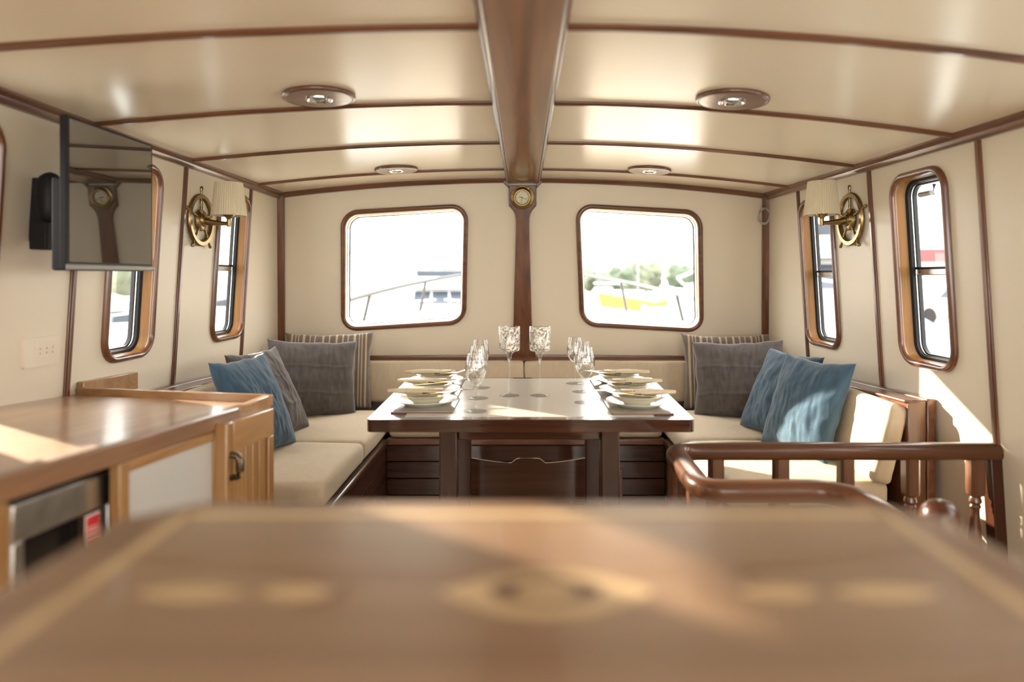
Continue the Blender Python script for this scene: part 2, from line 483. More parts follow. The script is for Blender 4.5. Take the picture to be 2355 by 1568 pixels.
# corner posts of the front bulkhead
for k, s in enumerate((-1, 1)):
    mb = MB(); rings = []
    for z in (0.0, 0.8, 1.645):
        x = s * (wall_x(z)); y = front_y(z)
        rings.append([(x + s * 0.01, y - 0.001, z), (x - s * 0.034, y - 0.001, z), (x - s * 0.034, y - 0.016, z), (x - s * 0.018, y - 0.028, z), (x + s * 0.01, y - 0.034, z)])
    mb.loft(rings)
    o = mb.build('trim_%d' % (k + 1), MAH_Z, None, bevel=0.003)
    o['kind'] = 'structure'; o['label'] = 'mahogany corner post at the %s end of the front bulkhead' % ('left', 'right')[k]

# ------------------------------------------------------------------ ceiling
ceiling = structure('ceiling', 'glossy cream cambered headlining in panels')
STRIPS = [0.20, 0.85, 1.50, 2.16, 2.80, 3.49]
ys = [AFT - 0.1, -1.1, -0.45] + STRIPS + [4.1]
for s in (-1, 1):
    for a, b in zip(ys[:-1], ys[1:]):
        mb = MB(); n = 14; rings = []
        for y in (a, b):
            lo = [(s * 1.53 * i / n, y, ceil_z(s * 1.53 * i / n, y)) for i in range(n + 1)]
            hi = [(p[0], p[1], p[2] + 0.07) for p in reversed(lo)]
            rings.append(lo + hi)
        mb.loft(rings)
        mb.build('panel', CEIL, ceiling, smooth=30)
    for y in [-1.1, -0.45] + STRIPS:
        mb = MB(); n = 16; ra = []
        for i in range(n + 1):
            x = s * (0.098 + (wall_x(1.65) - 0.098) * i / n); z = ceil_z(x, y)
            ra.append([(x, y - 0.013, z + 0.004), (x, y + 0.013, z + 0.004), (x, y + 0.013, z - 0.006), (x, y + 0.006, z - 0.012), (x, y - 0.006, z - 0.012), (x, y - 0.013, z - 0.006)])
        mb.loft(ra).build('batten', MAH_X, ceiling, smooth=40)

# cornice trims
def cornice_side(s):
    mb = MB(); rings = []
    for i in range(24):
        y = AFT + (front_y(1.66) - AFT) * i / 23; e = edge_z(s, y); x = s * wall_x(e)
        p = lambda dx, dz: (x - s * dx, y, e + dz)
        rings.append([p(-0.01, 0.025), p(0.036, 0.025), p(0.036, -0.002), p(0.028, -0.010), p(0.022, -0.012), p(0.020, -0.022), p(0.012, -0.030), p(-0.01, -0.030)])
    return mb.loft(rings)
for k, s in enumerate((-1, 1)):
    o = cornice_side(s).build('trim_%d' % (k + 3), MAH_Y, None, smooth=35); o['kind'] = 'structure'; o['label'] = 'mahogany cornice along the %s cabin side' % ('left', 'right')[k]
mb = MB(); rings = []
for i in range(33):
    x = -1.40 + 2.80 * i / 32; z = ceil_z(x, 3.86); y = front_y(z)
    rings.append([(x, y + 0.02, z + 0.02), (x, y - 0.03, z + 0.02), (x, y - 0.03, z - 0.004), (x, y - 0.02, z - 0.014), (x, y - 0.014, z - 0.026), (x, y + 0.02, z - 0.026)])
o = mb.loft(rings).build('trim_5', MAH_X, None, smooth=35); o['kind'] = 'structure'; o['label'] = 'mahogany cornice over the front windows'

# centre beam
beam = structure('trim_6', 'mahogany centre beam under the headlining')
def prof_loft(prof, y0, y1, n=2):
    mb = MB(); rings = []
    for i in range(n):
        y = y0 + (y1 - y0) * i / (n - 1)
        rings.append([(x, y, z) for x, z in prof])
    return mb.loft(rings)
prof_loft([(-0.080, 1.76), (-0.080, 1.716), (-0.076, 1.712), (0.076, 1.712), (0.080, 1.716), (0.080, 1.76)], AFT, 3.875).build('beam_board', BEAM, beam, smooth=30)
for s in (-1, 1):
    prof_loft([(s * 0.080, 1.755), (s * 0.080, 1.714), (s * 0.084, 1.712), (s * 0.090, 1.717), (s * 0.091, 1.724), (s * 0.096, 1.728), (s * 0.099, 1.736), (s * 0.099, 1.755)], AFT, 3.875).build('beam_moulding', MAH_Y, beam, smooth=40)

# pillar board on the front bulkhead (holds the clock)
pil = structure('trim_7', 'shaped mahogany pillar between the front windows')
half = [(0.077, 0.705), (0.075, 0.74), (0.062, 0.80), (0.056, 0.88), (0.0535, 0.92), (0.050, 1.05), (0.0455, 1.20), (0.0410, 1.36), (0.0380, 1.49), (0.0385, 1.515), (0.043, 1.54), (0.052, 1.56), (0.064, 1.575), (0.078, 1.588), (0.078, 1.70)]
poly = [(-x, z) for x, z in half] + [(x, z) for x, z in reversed(half)]
poly = [(x - 0.004, z) for x, z in poly]
MB().prism(poly, front_fn, -0.024, 0.002).build('pillar_board', MAH_Z, pil, bevel=0.005, segs=3)
for s in (-1, 1):
    q = [(s * 0.078 - 0.004, 1.685), (s * 0.108 - 0.004, 1.715), (s * 0.108 - 0.004, 1.725), (s * 0.078 - 0.004, 1.725)]
    MB().prism(q, front_fn, -0.022, 0.0).build('bracket', MAH_Z, pil, bevel=0.003)

# ------------------------------------------------------------------ windows
def ring_prof(fn, quad_fn, prof, r_fn, n=7):
    """moulding swept around a rounded quad; prof = [(inset, w)]"""
    mb = MB(); loops = []
    for t, w in prof:
        loops.append([fn(u, v, w) for u, v in rquad(quad_fn(t), r_fn(t), n)])
    m = len(loops[0]); k = len(prof); rings = []
    for j in range(m):
        rings.append([loops[i][j] for i in range(k)])
    o = len(mb.v)
    for rr in rings: mb.v += [Vector(p) for p in rr]
    for j in range(m):
        for i in range(k):
            a = j * k + i; b = j * k + (i + 1) % k; c = ((j + 1) % m) * k + (i + 1) % k; d = ((j + 1) % m) * k + i
            mb.f.append((o + a, o + b, o + c, o + d))
    return mb

def portal(name, loc, sx, sy, direction):
    if -1.7 < loc[1] < 1.3: return None           # portals only where they matter: view windows and the open aft end
    ld = bpy.data.lights.new(name, 'AREA'); ld.shape = 'RECTANGLE'; ld.size = sx; ld.size_y = sy
    ld.cycles.is_portal = True
    o = bpy.data.objects.new(name, ld); o.location = loc
    o.rotation_euler = Vector(direction).to_track_quat('-Z', 'Y').to_euler()
    C.objects.link(o)
    return o

wn = 0
def side_window(s, w, latch=False, where=''):
    global wn
    wn += 1
    fn = side_fn(s)
    q = qrect(*w); qf = lambda t: inset(q, t); rf = lambda t: max(0.02, 0.085 - t)
    win = structure('window_%d' % wn, 'rounded cabin window in a mahogany frame, ' + where)
    ring_prof(fn, qf, [(0.0, 0.0), (0.001, -0.010), (0.006, -0.016), (0.013, -0.018), (0.020, -0.015), (0.024, -0.006), (0.024, 0.0)], rf).build('frame', MAH_Z, win, smooth=50)
    ring_prof(fn, qf, [(0.012, 0.0), (0.024, 0.0), (0.025, 0.040), (0.012, 0.040)], rf).build('reveal', LINER, win, smooth=40)
    ring_prof(fn, qf, [(0.020, 0.034), (0.026, 0.034), (0.034, 0.039), (0.036, 0.052), (0.044, 0.054), (0.044, 0.068), (0.012, 0.068)], rf).build('metal_frame', BLACKMETAL, win, smooth=30)
    ring_prof(fn, qf, [(0.0350, 0.049), (0.0385, 0.049), (0.0390, 0.0535), (0.0350, 0.0535)], rf).build('steel_bead', STEEL, win, smooth=30)
    y0, y1, z0, z1 = w; zm = z0 + (z1 - z0) * 0.49
    bar = MB()
    bar.hexa([fn(y0 + 0.03, zm - 0.014, 0.064), fn(y1 - 0.03, zm - 0.014, 0.064), fn(y1 - 0.03, zm - 0.014, 0.052), fn(y0 + 0.03, zm - 0.014, 0.052),
              fn(y0 + 0.03, zm + 0.014, 0.064), fn(y1 - 0.03, zm + 0.014, 0.064), fn(y1 - 0.03, zm + 0.014, 0.052), fn(y0 + 0.03, zm + 0.014, 0.052)])
    sb = bar.build('sash_bar', STEEL, win, bevel=0.004)
    MB().hexa([fn(y0 + 0.03, zm + 0.008, 0.0525), fn(y1 - 0.03, zm + 0.008, 0.0525), fn(y1 - 0.03, zm + 0.008, 0.049), fn(y0 + 0.03, zm + 0.008, 0.049),
               fn(y0 + 0.03, zm + 0.017, 0.0525), fn(y1 - 0.03, zm + 0.017, 0.0525), fn(y1 - 0.03, zm + 0.017, 0.049), fn(y0 + 0.03, zm + 0.017, 0.049)]).build('seal', BLACKPLASTIC, sb)
    for za, zb in ((zm, z1 - 0.034), (z0 + 0.034, zm)):
        f = [fn(y0 + 0.034, za, 0.060), fn(y1 - 0.034, za, 0.060), fn(y1 - 0.034, zb, 0.060), fn(y0 + 0.034, zb, 0.060)]
        MB().add(f, [(0, 1, 2, 3)]).build('pane', PANE, win)
    if latch:
        ym = (y0 + y1) / 2; zt = z1 - 0.085
        lt = MB().tube([fn(ym, zt + 0.035, 0.058), fn(ym, zt, 0.052), fn(ym, zt, 0.022)], 0.007, 8).build('latch', BLACKPLASTIC, win, smooth=40)
        MB().tube([fn(ym + 0.035, zt, 0.026), fn(ym - 0.035, zt, 0.026)], 0.010, 8).build('latch_grip', GREYPLASTIC, lt, smooth=40)
    zc = (z0 + z1) / 2; yc = (y0 + y1) / 2
    portal('daylight_portal', fn(yc, zc, 0.08), y1 - y0 - 0.06, z1 - z0 - 0.06, (-s, 0, 0))
    return win

where_l = ['left side below the television', 'left side beside the wheel lamp', 'left side over the galley worktop at the picture edge', 'left side behind the viewer, first', 'left side behind the viewer, second', 'left side behind the viewer, third']
where_r = ['right side beyond the wheel lamp', 'right side nearest the balustrade', 'right side just out of view', 'right side level with the island', 'right side beside the viewer', 'right side behind the viewer, first', 'right side behind the viewer, second', 'right side behind the viewer, third']
for i, w in enumerate(WIN_L): side_window(-1, w, where=where_l[i])
for i, w in enumerate(WIN_R): side_window(1, w, latch=i < 2, where=where_r[i])

def front_window(q):
    global wn
    wn += 1
    qf = lambda t: inset(q, t); rf = lambda t: max(0.03, 0.10 - t)
    win = structure('window_%d' % wn, 'wide rounded front window in a mahogany frame, %s of the pillar' % ('left' if q[0][0] < 0 else 'right'))
    ring_prof(front_fn, qf, [(0.0, 0.0), (0.001, -0.010), (0.008, -0.018), (0.018, -0.020), (0.027, -0.014), (0.030, -0.004), (0.030, 0.0)], rf, 9).build('frame', MAH_X, win, smooth=50)
    ring_prof(front_fn, qf, [(0.012, 0.0), (0.030, 0.0), (0.031, 0.028), (0.012, 0.028)], rf, 9).build('brass_rim', BRASS_L, win, smooth=40)
    ring_prof(front_fn, qf, [(0.012, 0.026), (0.033, 0.026), (0.036, 0.030), (0.037, 0.058), (0.012, 0.058)], rf, 9).build('steel_rim', CHROME, win, smooth=40)
    ring_prof(front_fn, qf, [(0.030, 0.052), (0.041, 0.052), (0.041, 0.062), (0.030, 0.062)], rf, 9).build('seal', BLACKPLASTIC, win, smooth=40)
    lp = rquad(inset(q, 0.034), 0.07, 9)
    MB().add([front_fn(u, v, 0.056) for u, v in lp], [tuple(range(len(lp)))]).build('pane', PANE, win)
    cx = sum(p[0] for p in q) / 4; cz = sum(p[1] for p in q) / 4
    portal('daylight_portal', front_fn(cx, cz, 0.075), 0.68, 0.66, (0, -1, 0.19))
front_window(FRONT_L); front_window(FRONT_R)
portal('daylight_portal', (0, AFT - 0.07, 1.16), 2.56, 1.06, (0, 1, 0))

# ------------------------------------------------------------------ dinette benches
SEAT = 0.462; BOARD = 0.372
def ledge_z(y): return 0.757 - 0.035 * (y - 2.43)

def bench_side(s, name, label, xf):
    b = thing(name, label, 'bench', (s * 1.05, 3.1, 0))
    y0, y1 = 2.38, 4.02
    # carcass, fascia planks, nosing
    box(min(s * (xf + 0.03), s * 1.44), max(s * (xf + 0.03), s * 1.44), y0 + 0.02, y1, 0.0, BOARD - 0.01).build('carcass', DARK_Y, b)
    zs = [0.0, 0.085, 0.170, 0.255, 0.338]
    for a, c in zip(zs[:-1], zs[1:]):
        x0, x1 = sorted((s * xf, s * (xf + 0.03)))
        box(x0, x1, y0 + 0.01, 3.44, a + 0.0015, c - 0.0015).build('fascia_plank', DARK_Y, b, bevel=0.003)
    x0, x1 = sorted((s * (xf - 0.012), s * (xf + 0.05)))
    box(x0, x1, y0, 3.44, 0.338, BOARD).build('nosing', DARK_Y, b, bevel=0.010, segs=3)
    x0, x1 = sorted((s * xf, s * 1.345))
    box(x0, x1, y0 - 0.002, y0 + 0.022, 0.0, BOARD).build('end_panel', DARK_Z, b, bevel=0.003)
    # backrest boards with sloping top
    def board(xa, xb, dz, nm):
        x0, x1 = sorted((s * xa, s * xb)); p = []
        for z in (0, 1):
            for (x, y) in ((x0, y0 - 0.005), (x1, y0 - 0.005), (x1, y1), (x0, y1)):
                p.append((x, y, ledge_z(y) + dz if z else 0.0))
        MB().hexa(p).build(nm, MAH_Y if nm == 'ledge' else MAH_Z, b, bevel=0.004)
    board(1.338, 1.402, -0.006, 'backrest_board')
    board(1.405, 1.436, 0.004, 'ledge')
    # ledge capping
    p = []
    for z in (-0.012, 0.0):
        for (x, y) in ((1.330, y0), (1.408, y0), (1.408, y1), (1.330, y1)):
            p.append((s * x, y, ledge_z(y) + z - 0.0))
    if s < 0: p = [p[1], p[0], p[3], p[2], p[5], p[4], p[7], p[6]]
    MB().hexa(p).build('ledge_cap', MAH_Y, b, bevel=0.004)
    return b
bL = bench_side(-1, 'dinette_bench', 'dark mahogany bench along the left cabin side behind the galley counter', 0.690)
bR = bench_side(1, 'dinette_bench', 'dark mahogany bench along the right cabin side behind the balustrade', 0.715)

bF = thing('dinette_bench', 'dark mahogany bench across the front bulkhead under both front windows', 'bench', (0, 3.8, 0))
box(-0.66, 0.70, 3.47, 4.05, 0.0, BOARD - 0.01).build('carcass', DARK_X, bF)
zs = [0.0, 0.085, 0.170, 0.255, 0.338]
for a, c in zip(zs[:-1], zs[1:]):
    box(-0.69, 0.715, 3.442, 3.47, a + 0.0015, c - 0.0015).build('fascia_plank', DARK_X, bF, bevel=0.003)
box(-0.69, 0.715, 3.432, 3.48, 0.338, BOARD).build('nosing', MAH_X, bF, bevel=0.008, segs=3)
# ledge with a slight crown towards the pillar
mb = MB(); rings = []
for i in range(25):
    x = -1.40 + 2.80 * i / 24; zt = 0.700 + 0.014 * (1 - (x / 1.4) ** 2); y = front_y(zt)
    rings.append([(x, y + 0.0, zt), (x, y - 0.055, zt), (x, y - 0.062, zt - 0.006), (x, y - 0.062, zt - 0.020), (x, y + 0.0, zt - 0.020)])
mb.loft(rings).build('ledge', MAH_X, bF, smooth=40)
mb = MB(); rings = []
for i in range(25):
    x = -1.40 + 2.80 * i / 24; zt = 0.712 + 0.014 * (1 - (x / 1.4) ** 2); y = front_y(zt)
    rings.append([(x, y + 0.0, zt), (x, y - 0.014, zt - 0.002), (x, y - 0.016, zt - 0.014), (x, y, zt - 0.014)])
mb.loft(rings).build('ledge_bead', MAH_X, bF, smooth=40)
gr = box(0.235, 0.50, 3.428, 3.444, 0.03, 0.222).build('vent_frame', MAH_X, bF, bevel=0.003)
for i in range(9):
    z = 0.045 + i * 0.018
    M = Matrix.Translation((0.3675, 3.424, z)) @ Matrix.Rotation(R(35), 4, 'X')
    box(-0.112, 0.112, -0.008, 0.008, -0.0018, 0.0018, M).build('vent_slat', BLACKMETAL, gr)

def seat(label, cx, cy, sx, sy, seed):
    o = cushion(cx, cy, BOARD + 0.045, sx, sy, 0.09, r=0.026, puff=0.010, seed=seed).build('seat_cushion', BEIGE, None, smooth=60)
    tag(o, label, 'cushion')
seat('beige seat cushion on the left bench beside the galley cabinet, nearest of the left bench', -0.985, 2.70, 0.575, 0.60, 1)
seat('beige seat cushion on the left bench in front of the grey pillows, in the corner', -0.985, 3.355, 0.575, 0.70, 5)
seat('beige seat cushion on the right bench behind the balustrade', 1.005, 2.72, 0.57, 0.64, 9)
seat('beige seat cushion on the right bench under the dark grey pillow in the corner', 1.005, 3.38, 0.57, 0.66, 13)
seat('beige seat cushion on the front bench below the table, left half', -0.335, 3.665, 0.69, 0.45, 17)
seat('beige seat cushion on the front bench below the table, right half', 0.360, 3.665, 0.69, 0.45, 21)

def back_side(s, label, seed):
    y0, y1 = 2.385, 3.86
    M = Matrix.Rotation(s * R(14), 4, 'Y')
    o = cushion(s * 1.287, (y0 + y1) / 2, 0.600, 0.075, y1 - y0, 0.285, r=0.022, puff=0.004, seed=seed, M=M).build('back_cushion', BEIGE, None, smooth=60)
    tag(o, label, 'cushion')
back_side(-1, 'long beige back cushion along the left cabin side behind the blue pillow', 31)
back_side(1, 'long beige back cushion along the right cabin side, its end facing the balustrade', 37)
for x0, x1, lab, sd in ((-1.22, 0.003, 'beige back cushion under the left front window, left of the seam', 41), (0.006, 1.22, 'beige back cushion under the right front window, right of the seam', 43)):
    M = Matrix.Rotation(R(-12), 4, 'X')
    o = cushion((x0 + x1) / 2, 3.945, 0.582, x1 - x0, 0.075, 0.235, r=0.016, puff=0.002, seed=sd, M=M).build('back_cushion', BEIGE, None, smooth=60)
    tag(o, lab, 'cushion')

# ------------------------------------------------------------------ pillows
def pillow(label, mat, c, yaw, tilt, w=0.42, h=0.40, t=0.13, seed=0, roll=0, crease=0.0, group=None):
    n = 60; bm_v = []; f = []
    def pos(i, j, side):
        u = -1 + 2 * i / n; v = -1 + 2 * j / n
        # pinched corners: sides bow inwards between the corners
        e = 0.075
        x = u * (1 - e * (1 - v * v)) * w / 2
        z = v * (1 - e * (1 - u * u)) * h / 2
        k = (max(0, 1 - abs(u) ** 2.6) * max(0, 1 - abs(v) ** 2.6)) ** 0.52
        y = k * t / 2 * (1.0 - 0.12 * v)
        q = Vector((u * 2.2 + seed, v * 2.2 - seed, side * 3))
        wr = 0.010 * noise.noise(q) + 0.004 * noise.noise(q * 2.6) + 0.0032 * noise.noise(Vector((u * 15 + v * 2, v * 2.6, seed + side)))
        wr += 0.005 * math.sin(9 * (u + 0.35 * v) + seed) * max(0, v - 0.35)
        cr = 0
        if crease:
            for a in (-0.36, 0.36): cr += math.exp(-((u - a + 0.02 * math.sin(5 * v)) / 0.026) ** 2)
            for a in (-0.42, 0.30): cr += math.exp(-((v - a + 0.02 * math.sin(4 * u)) / 0.026) ** 2)
        y += k * (wr * 1.1 + crease * cr)
        x += 0.006 * noise.noise(Vector((v * 3, seed, u)))
        z += 0.007 * noise.noise(Vector((u * 3, seed + 5, v)))
        return Vector((x, -side * y, z))
    for side in (1, -1):
        for j in range(n + 1):
            for i in range(n + 1): bm_v.append(pos(i, j, side))
    m = n + 1
    for sd in (0, 1):
        for j in range(n):
            for i in range(n):
                a = sd * m * m + j * m + i
                f.append((a, a + 1, a + m + 1, a + m))
    mb = MB(); mb.add(bm_v, f)
    me = bpy.data.meshes.new('pillow'); me.from_pydata([tuple(p) for p in mb.v], [], mb.f)
    bm = bmesh.new(); bm.from_mesh(me); bmesh.ops.remove_doubles(bm, verts=bm.verts, dist=0.0004)
    bmesh.ops.recalc_face_normals(bm, faces=bm.faces); bm.to_mesh(me); bm.free()
    me.shade_smooth(); me.materials.append(mat)
    o = bpy.data.objects.new('pillow', me); C.objects.link(o)
    o.matrix_world = Matrix.Translation(c) @ Matrix.Rotation(R(yaw), 4, 'Z') @ Matrix.Rotation(R(-tilt), 4, 'X') @ Matrix.Rotation(R(roll), 4, 'Y')
    tag(o, label, 'pillow', group)
    return o
pillow('blue linen pillow on the left bench beside the galley counter', BLUE, (-1.105, 2.81, 0.660), 79, 22, 0.38, 0.42, 0.13, 2.0, crease=0.0015)
pillow('medium grey linen pillow on the left bench tucked behind the blue one', GREY, (-1.160, 3.11, 0.660), 76, 26, 0.38, 0.42, 0.12, 7.3, crease=0.0045)
pillow('large charcoal linen pillow with pressed folds in the left corner', GREY, (-1.100, 3.565, 0.655), 28, 16, 0.46, 0.41, 0.13, 11.1, roll=4, crease=0.0055)
pillow('striped brown and cream pillow in the left corner behind the charcoal one', STRIPE, (-1.085, 3.80, 0.665), 8, 14, 0.48, 0.43, 0.10, 15.2)
pillow('striped brown and cream pillow in the right corner behind the charcoal one', STRIPE, (1.130, 3.80, 0.660), -6, 14, 0.48, 0.42, 0.10, 19.9)
pillow('large charcoal linen pillow with pressed folds in the right corner', GREY, (1.110, 3.53, 0.655), -26, 17, 0.46, 0.41, 0.13, 23.7, roll=-4, crease=0.0055)
pillow('darker blue linen pillow on the right bench against the charcoal one', BLUE, (1.175, 3.13, 0.652), -76, 24, 0.40, 0.41, 0.12, 27.4, crease=0.001)
pillow('blue linen pillow with a sunlit patch on the right bench, nearest the balustrade', BLUE, (1.165, 2.82, 0.655), -71, 20, 0.39, 0.41, 0.13, 33.3, crease=0.0015)

# ------------------------------------------------------------------ dining table
TZ = EYE - 0.439
tb = thing('dining_table', 'dark varnished mahogany dining table with grey laminate centre, laid for six', 'table', (0.03, 2.5, 0))
def tq(y):                     # the table widens slightly towards the bow
    k = (y - 2.09) / 0.868
    return (-0.481 - 0.015 * k, 0.526 + 0.030 * k)
(a0, b0), (a1, b1) = tq(2.09), tq(2.958)
top = rquad([(a0, 2.09), (b0, 2.09), (b1, 2.958), (a1, 2.958)], 0.018, 4)
MB().prism(top, lambda u, v, w: (u, v, w), TZ - 0.039, TZ).build('top', DARK_X, tb, bevel=0.006, segs=3)
(a0, b0), (a1, b1) = tq(2.13), tq(2.925)
MB().prism([(a0 + 0.112, 2.13), (b0 - 0.118, 2.13), (b1 - 0.118, 2.925), (a1 + 0.112, 2.925)], lambda u, v, w: (u, v, w), TZ - 0.002, TZ + 0.0008).build('inlay_panel', LAMINATE, tb)
for (x, y, m) in ((-0.236, 2.17, 0.028), (0.274, 2.17, 0.028), (-0.236, 2.72, 0.028), (0.274, 2.72, 0.028)):
    box(x - m, x + m, y - m, y + m, 0.0, TZ - 0.039).build('leg', DARK_Z, tb, bevel=0.004)
box(-0.21, 0.25, 2.185, 2.205, TZ - 0.085, TZ - 0.039).build('apron', DARK_X, tb, bevel=0.003)
box(-0.21, 0.25, 2.695, 2.715, TZ - 0.105, TZ - 0.039).build('apron', DARK_X, tb, bevel=0.003)
for x in (-0.236, 0.274):
    box(x - 0.012, x + 0.012, 2.198, 2.692, TZ - 0.085, TZ - 0.039).build('side_apron', DARK_Y, tb, bevel=0.003)
sp = [(-0.21, 0.30), (0.25, 0.30)]
up = []
for i in range(41):
    x = 0.246 - 0.452 * i / 40; c = abs(x - 0.02) / 0.226
    z = 0.452 + 0.016 * (c ** 2) - (0.012 if 0.2 < c < 0.75 else 0.012 * (1 if c > 0.75 else 0)) * 1.0
    if c < 0.19: z = 0.468
    elif c < 0.30: z = 0.468 - 0.018 * (c - 0.19) / 0.11
    else: z = 0.450 + 0.020 * ((c - 0.30) / 0.70) ** 1.6
    up.append((x, z))
MB().prism(sp + up, lambda u, v, w: (u, 2.70 + w, v), 0.0, 0.018).build('stretcher', DARK_X, tb, bevel=0.003)

# ------------------------------------------------------------------ place settings
def lathe_obj(name, prof, mat, parent, n=36, local=True, smooth=60, M=None):
    return MB().lathe(prof, n, M).build(name, mat, parent, smooth=smooth, local=local)

plate_prof = [(0.0, 0.006), (0.060, 0.006), (0.066, 0.007), (0.078, 0.013), (0.105, 0.0195), (0.108, 0.0205), (0.1085, 0.0195), (0.106, 0.0175), (0.080, 0.0095), (0.066, 0.0), (0.058, 0.0), (0.056, 0.003), (0.0, 0.003)]
bowl_prof = [(0.0, 0.008), (0.035, 0.009), (0.055, 0.016), (0.066, 0.027), (0.0815, 0.0305), (0.083, 0.0315), (0.0835, 0.030), (0.068, 0.025), (0.060, 0.015), (0.045, 0.003), (0.042, 0.0), (0.038, 0.0), (0.036, 0.004), (0.0, 0.004)]
glass_prof = [(0.0, 0.004), (0.010, 0.0045), (0.028, 0.0025), (0.0375, 0.0008), (0.038, 0.0), (0.0365, 0.0), (0.0, 0.0)]
bowl_glass = [(0.0036, 0.084), (0.010, 0.087), (0.020, 0.096), (0.029, 0.110), (0.0342, 0.128), (0.0345, 0.140), (0.0320, 0.160), (0.0280, 0.178), (0.0252, 0.190), (0.0244, 0.190), (0.0270, 0.178), (0.0310, 0.160), (0.0335, 0.140), (0.0332, 0.128), (0.0280, 0.111), (0.019, 0.0975), (0.009, 0.089), (0.0, 0.0885)]
stem_prof = [(0.0095, 0.0045), (0.0055, 0.010), (0.0038, 0.022), (0.0034, 0.050), (0.0036, 0.075), (0.0060, 0.085), (0.009, 0.087)]

def fork_mesh():
    mb = MB()
    pts = [(-0.095, 0), (-0.06, 0.001), (-0.01, 0.002), (0.02, 0.004), (0.04, 0.003)]
    wid = [0.006, 0.005, 0.003, 0.0035, 0.010]
    rings = [[(x, -w, z), (x, w, z), (x, w, z + 0.002), (x, -w, z + 0.002)] for (x, z), w in zip(pts, wid)]
    mb.loft(rings)
    for k in range(4):
        y = -0.0085 + k * 0.00567
        mb.loft([[(x, y - 0.0014, z), (x, y + 0.0014, z), (x, y + 0.0014, z + 0.0018), (x, y - 0.0014, z + 0.0018)] for x, z in ((0.04, 0.003), (0.06, 0.005), (0.085, 0.012))])
    return mb
def knife_mesh():
    mb = MB()
    mb.loft([[(x, -w, 0), (x, w, 0), (x, w * 0.8, 0.002 + t), (x, -w * 0.8, 0.002 + t)] for x, w, t in ((-0.11, 0.006, .003), (-0.06, 0.007, .004), (-0.01, 0.005, .003), (-0.005, 0.007, 0), (0.06, 0.0085, 0), (0.09, 0.006, 0), (0.105, 0.001, 0))])
    return mb

protos = {}
def place(kind, loc, rz, label, cat, group, make):
    if kind not in protos:
        o = protos[kind] = make()
    else:
        o = copy_tree(protos[kind])
    o.location = loc; o.rotation_euler = (0, 0, rz)
    tag(o, label, cat, group)
    return o

def make_mat():
    e = empty('placemat')
    q = rquad([(-0.10, -0.125), (0.10, -0.125), (0.10, 0.125), (-0.10, 0.125)], 0.008, 3)
    MB().prism(q, lambda u, v, w: (u, v, w), 0.0, 0.004).build('mat_board', MATEDGE, e, local=True)
    q2 = rquad([(-0.099, -0.124), (0.099, -0.124), (0.099, 0.124), (-0.099, 0.124)], 0.008, 3)
    MB().prism(q2, lambda u, v, w: (u, v, w), 0.004, 0.0052).build('mat_surface', MATTOP, e, local=True)
    return e
def make_plate(): return lathe_obj('dinner_plate', plate_prof, PORCELAIN, None)
def make_bowl(): return lathe_obj('soup_bowl', bowl_prof, CREAMWARE, None)
def make_napkin():
    e = empty('napkin')
    mb = MB(); rings = []
    for i in range(15):
        k = i / 14; x = -0.115 + 0.20 * k
        w = 0.004 + 0.030 * min(1, k * 2.2) ** 0.8; h = 0.005 + 0.013 * math.sin(PI * min(1, 0.12 + k * 0.8))
        sag = -0.004 * math.cos((k - 0.5) * PI) + 0.004
        rings.append([(x, w * math.cos(a), sag + h * 0.5 + h * 0.5 * math.sin(a) + (0.0012 * math.sin(5 * a + 9 * k))) for a in [2 * PI * j / 16 for j in range(16)]])
    mb.loft(rings).build('folded_cloth', NAPKIN, e, smooth=50, local=True)
    for x0, x1, mt, nm in ((0.005, 0.028, BAND, 'napkin_ring'), (0.032, 0.07, GOLDBAND, 'ribbon')):
        rr = []
        for x in (x0, x1):
            k = (x + 0.115) / 0.20; w = 0.0355; h = 0.021
            rr.append([(x, w * math.cos(a), 0.006 + h * 0.5 * math.sin(a)) for a in [2 * PI * j / 16 for j in range(16)]])
        MB().loft(rr).build(nm, mt, e, smooth=50, local=True)
    return e
def make_fork(): return fork_mesh().build('fork', SILVER, None, smooth=40)
def make_knife(): return knife_mesh().build('knife', SILVER, None, smooth=40)
def make_glass():
    e = empty('wine_glass')
    MB().lathe(glass_prof, 32).build('foot', CRYSTAL_FOOT, e, smooth=60, local=True)
    MB().lathe(stem_prof, 16).build('stem', CRYSTAL, e, smooth=60, local=True)
    MB().lathe(bowl_glass, 40).build('bowl', CRYSTAL, e, smooth=60, local=True)
    return e

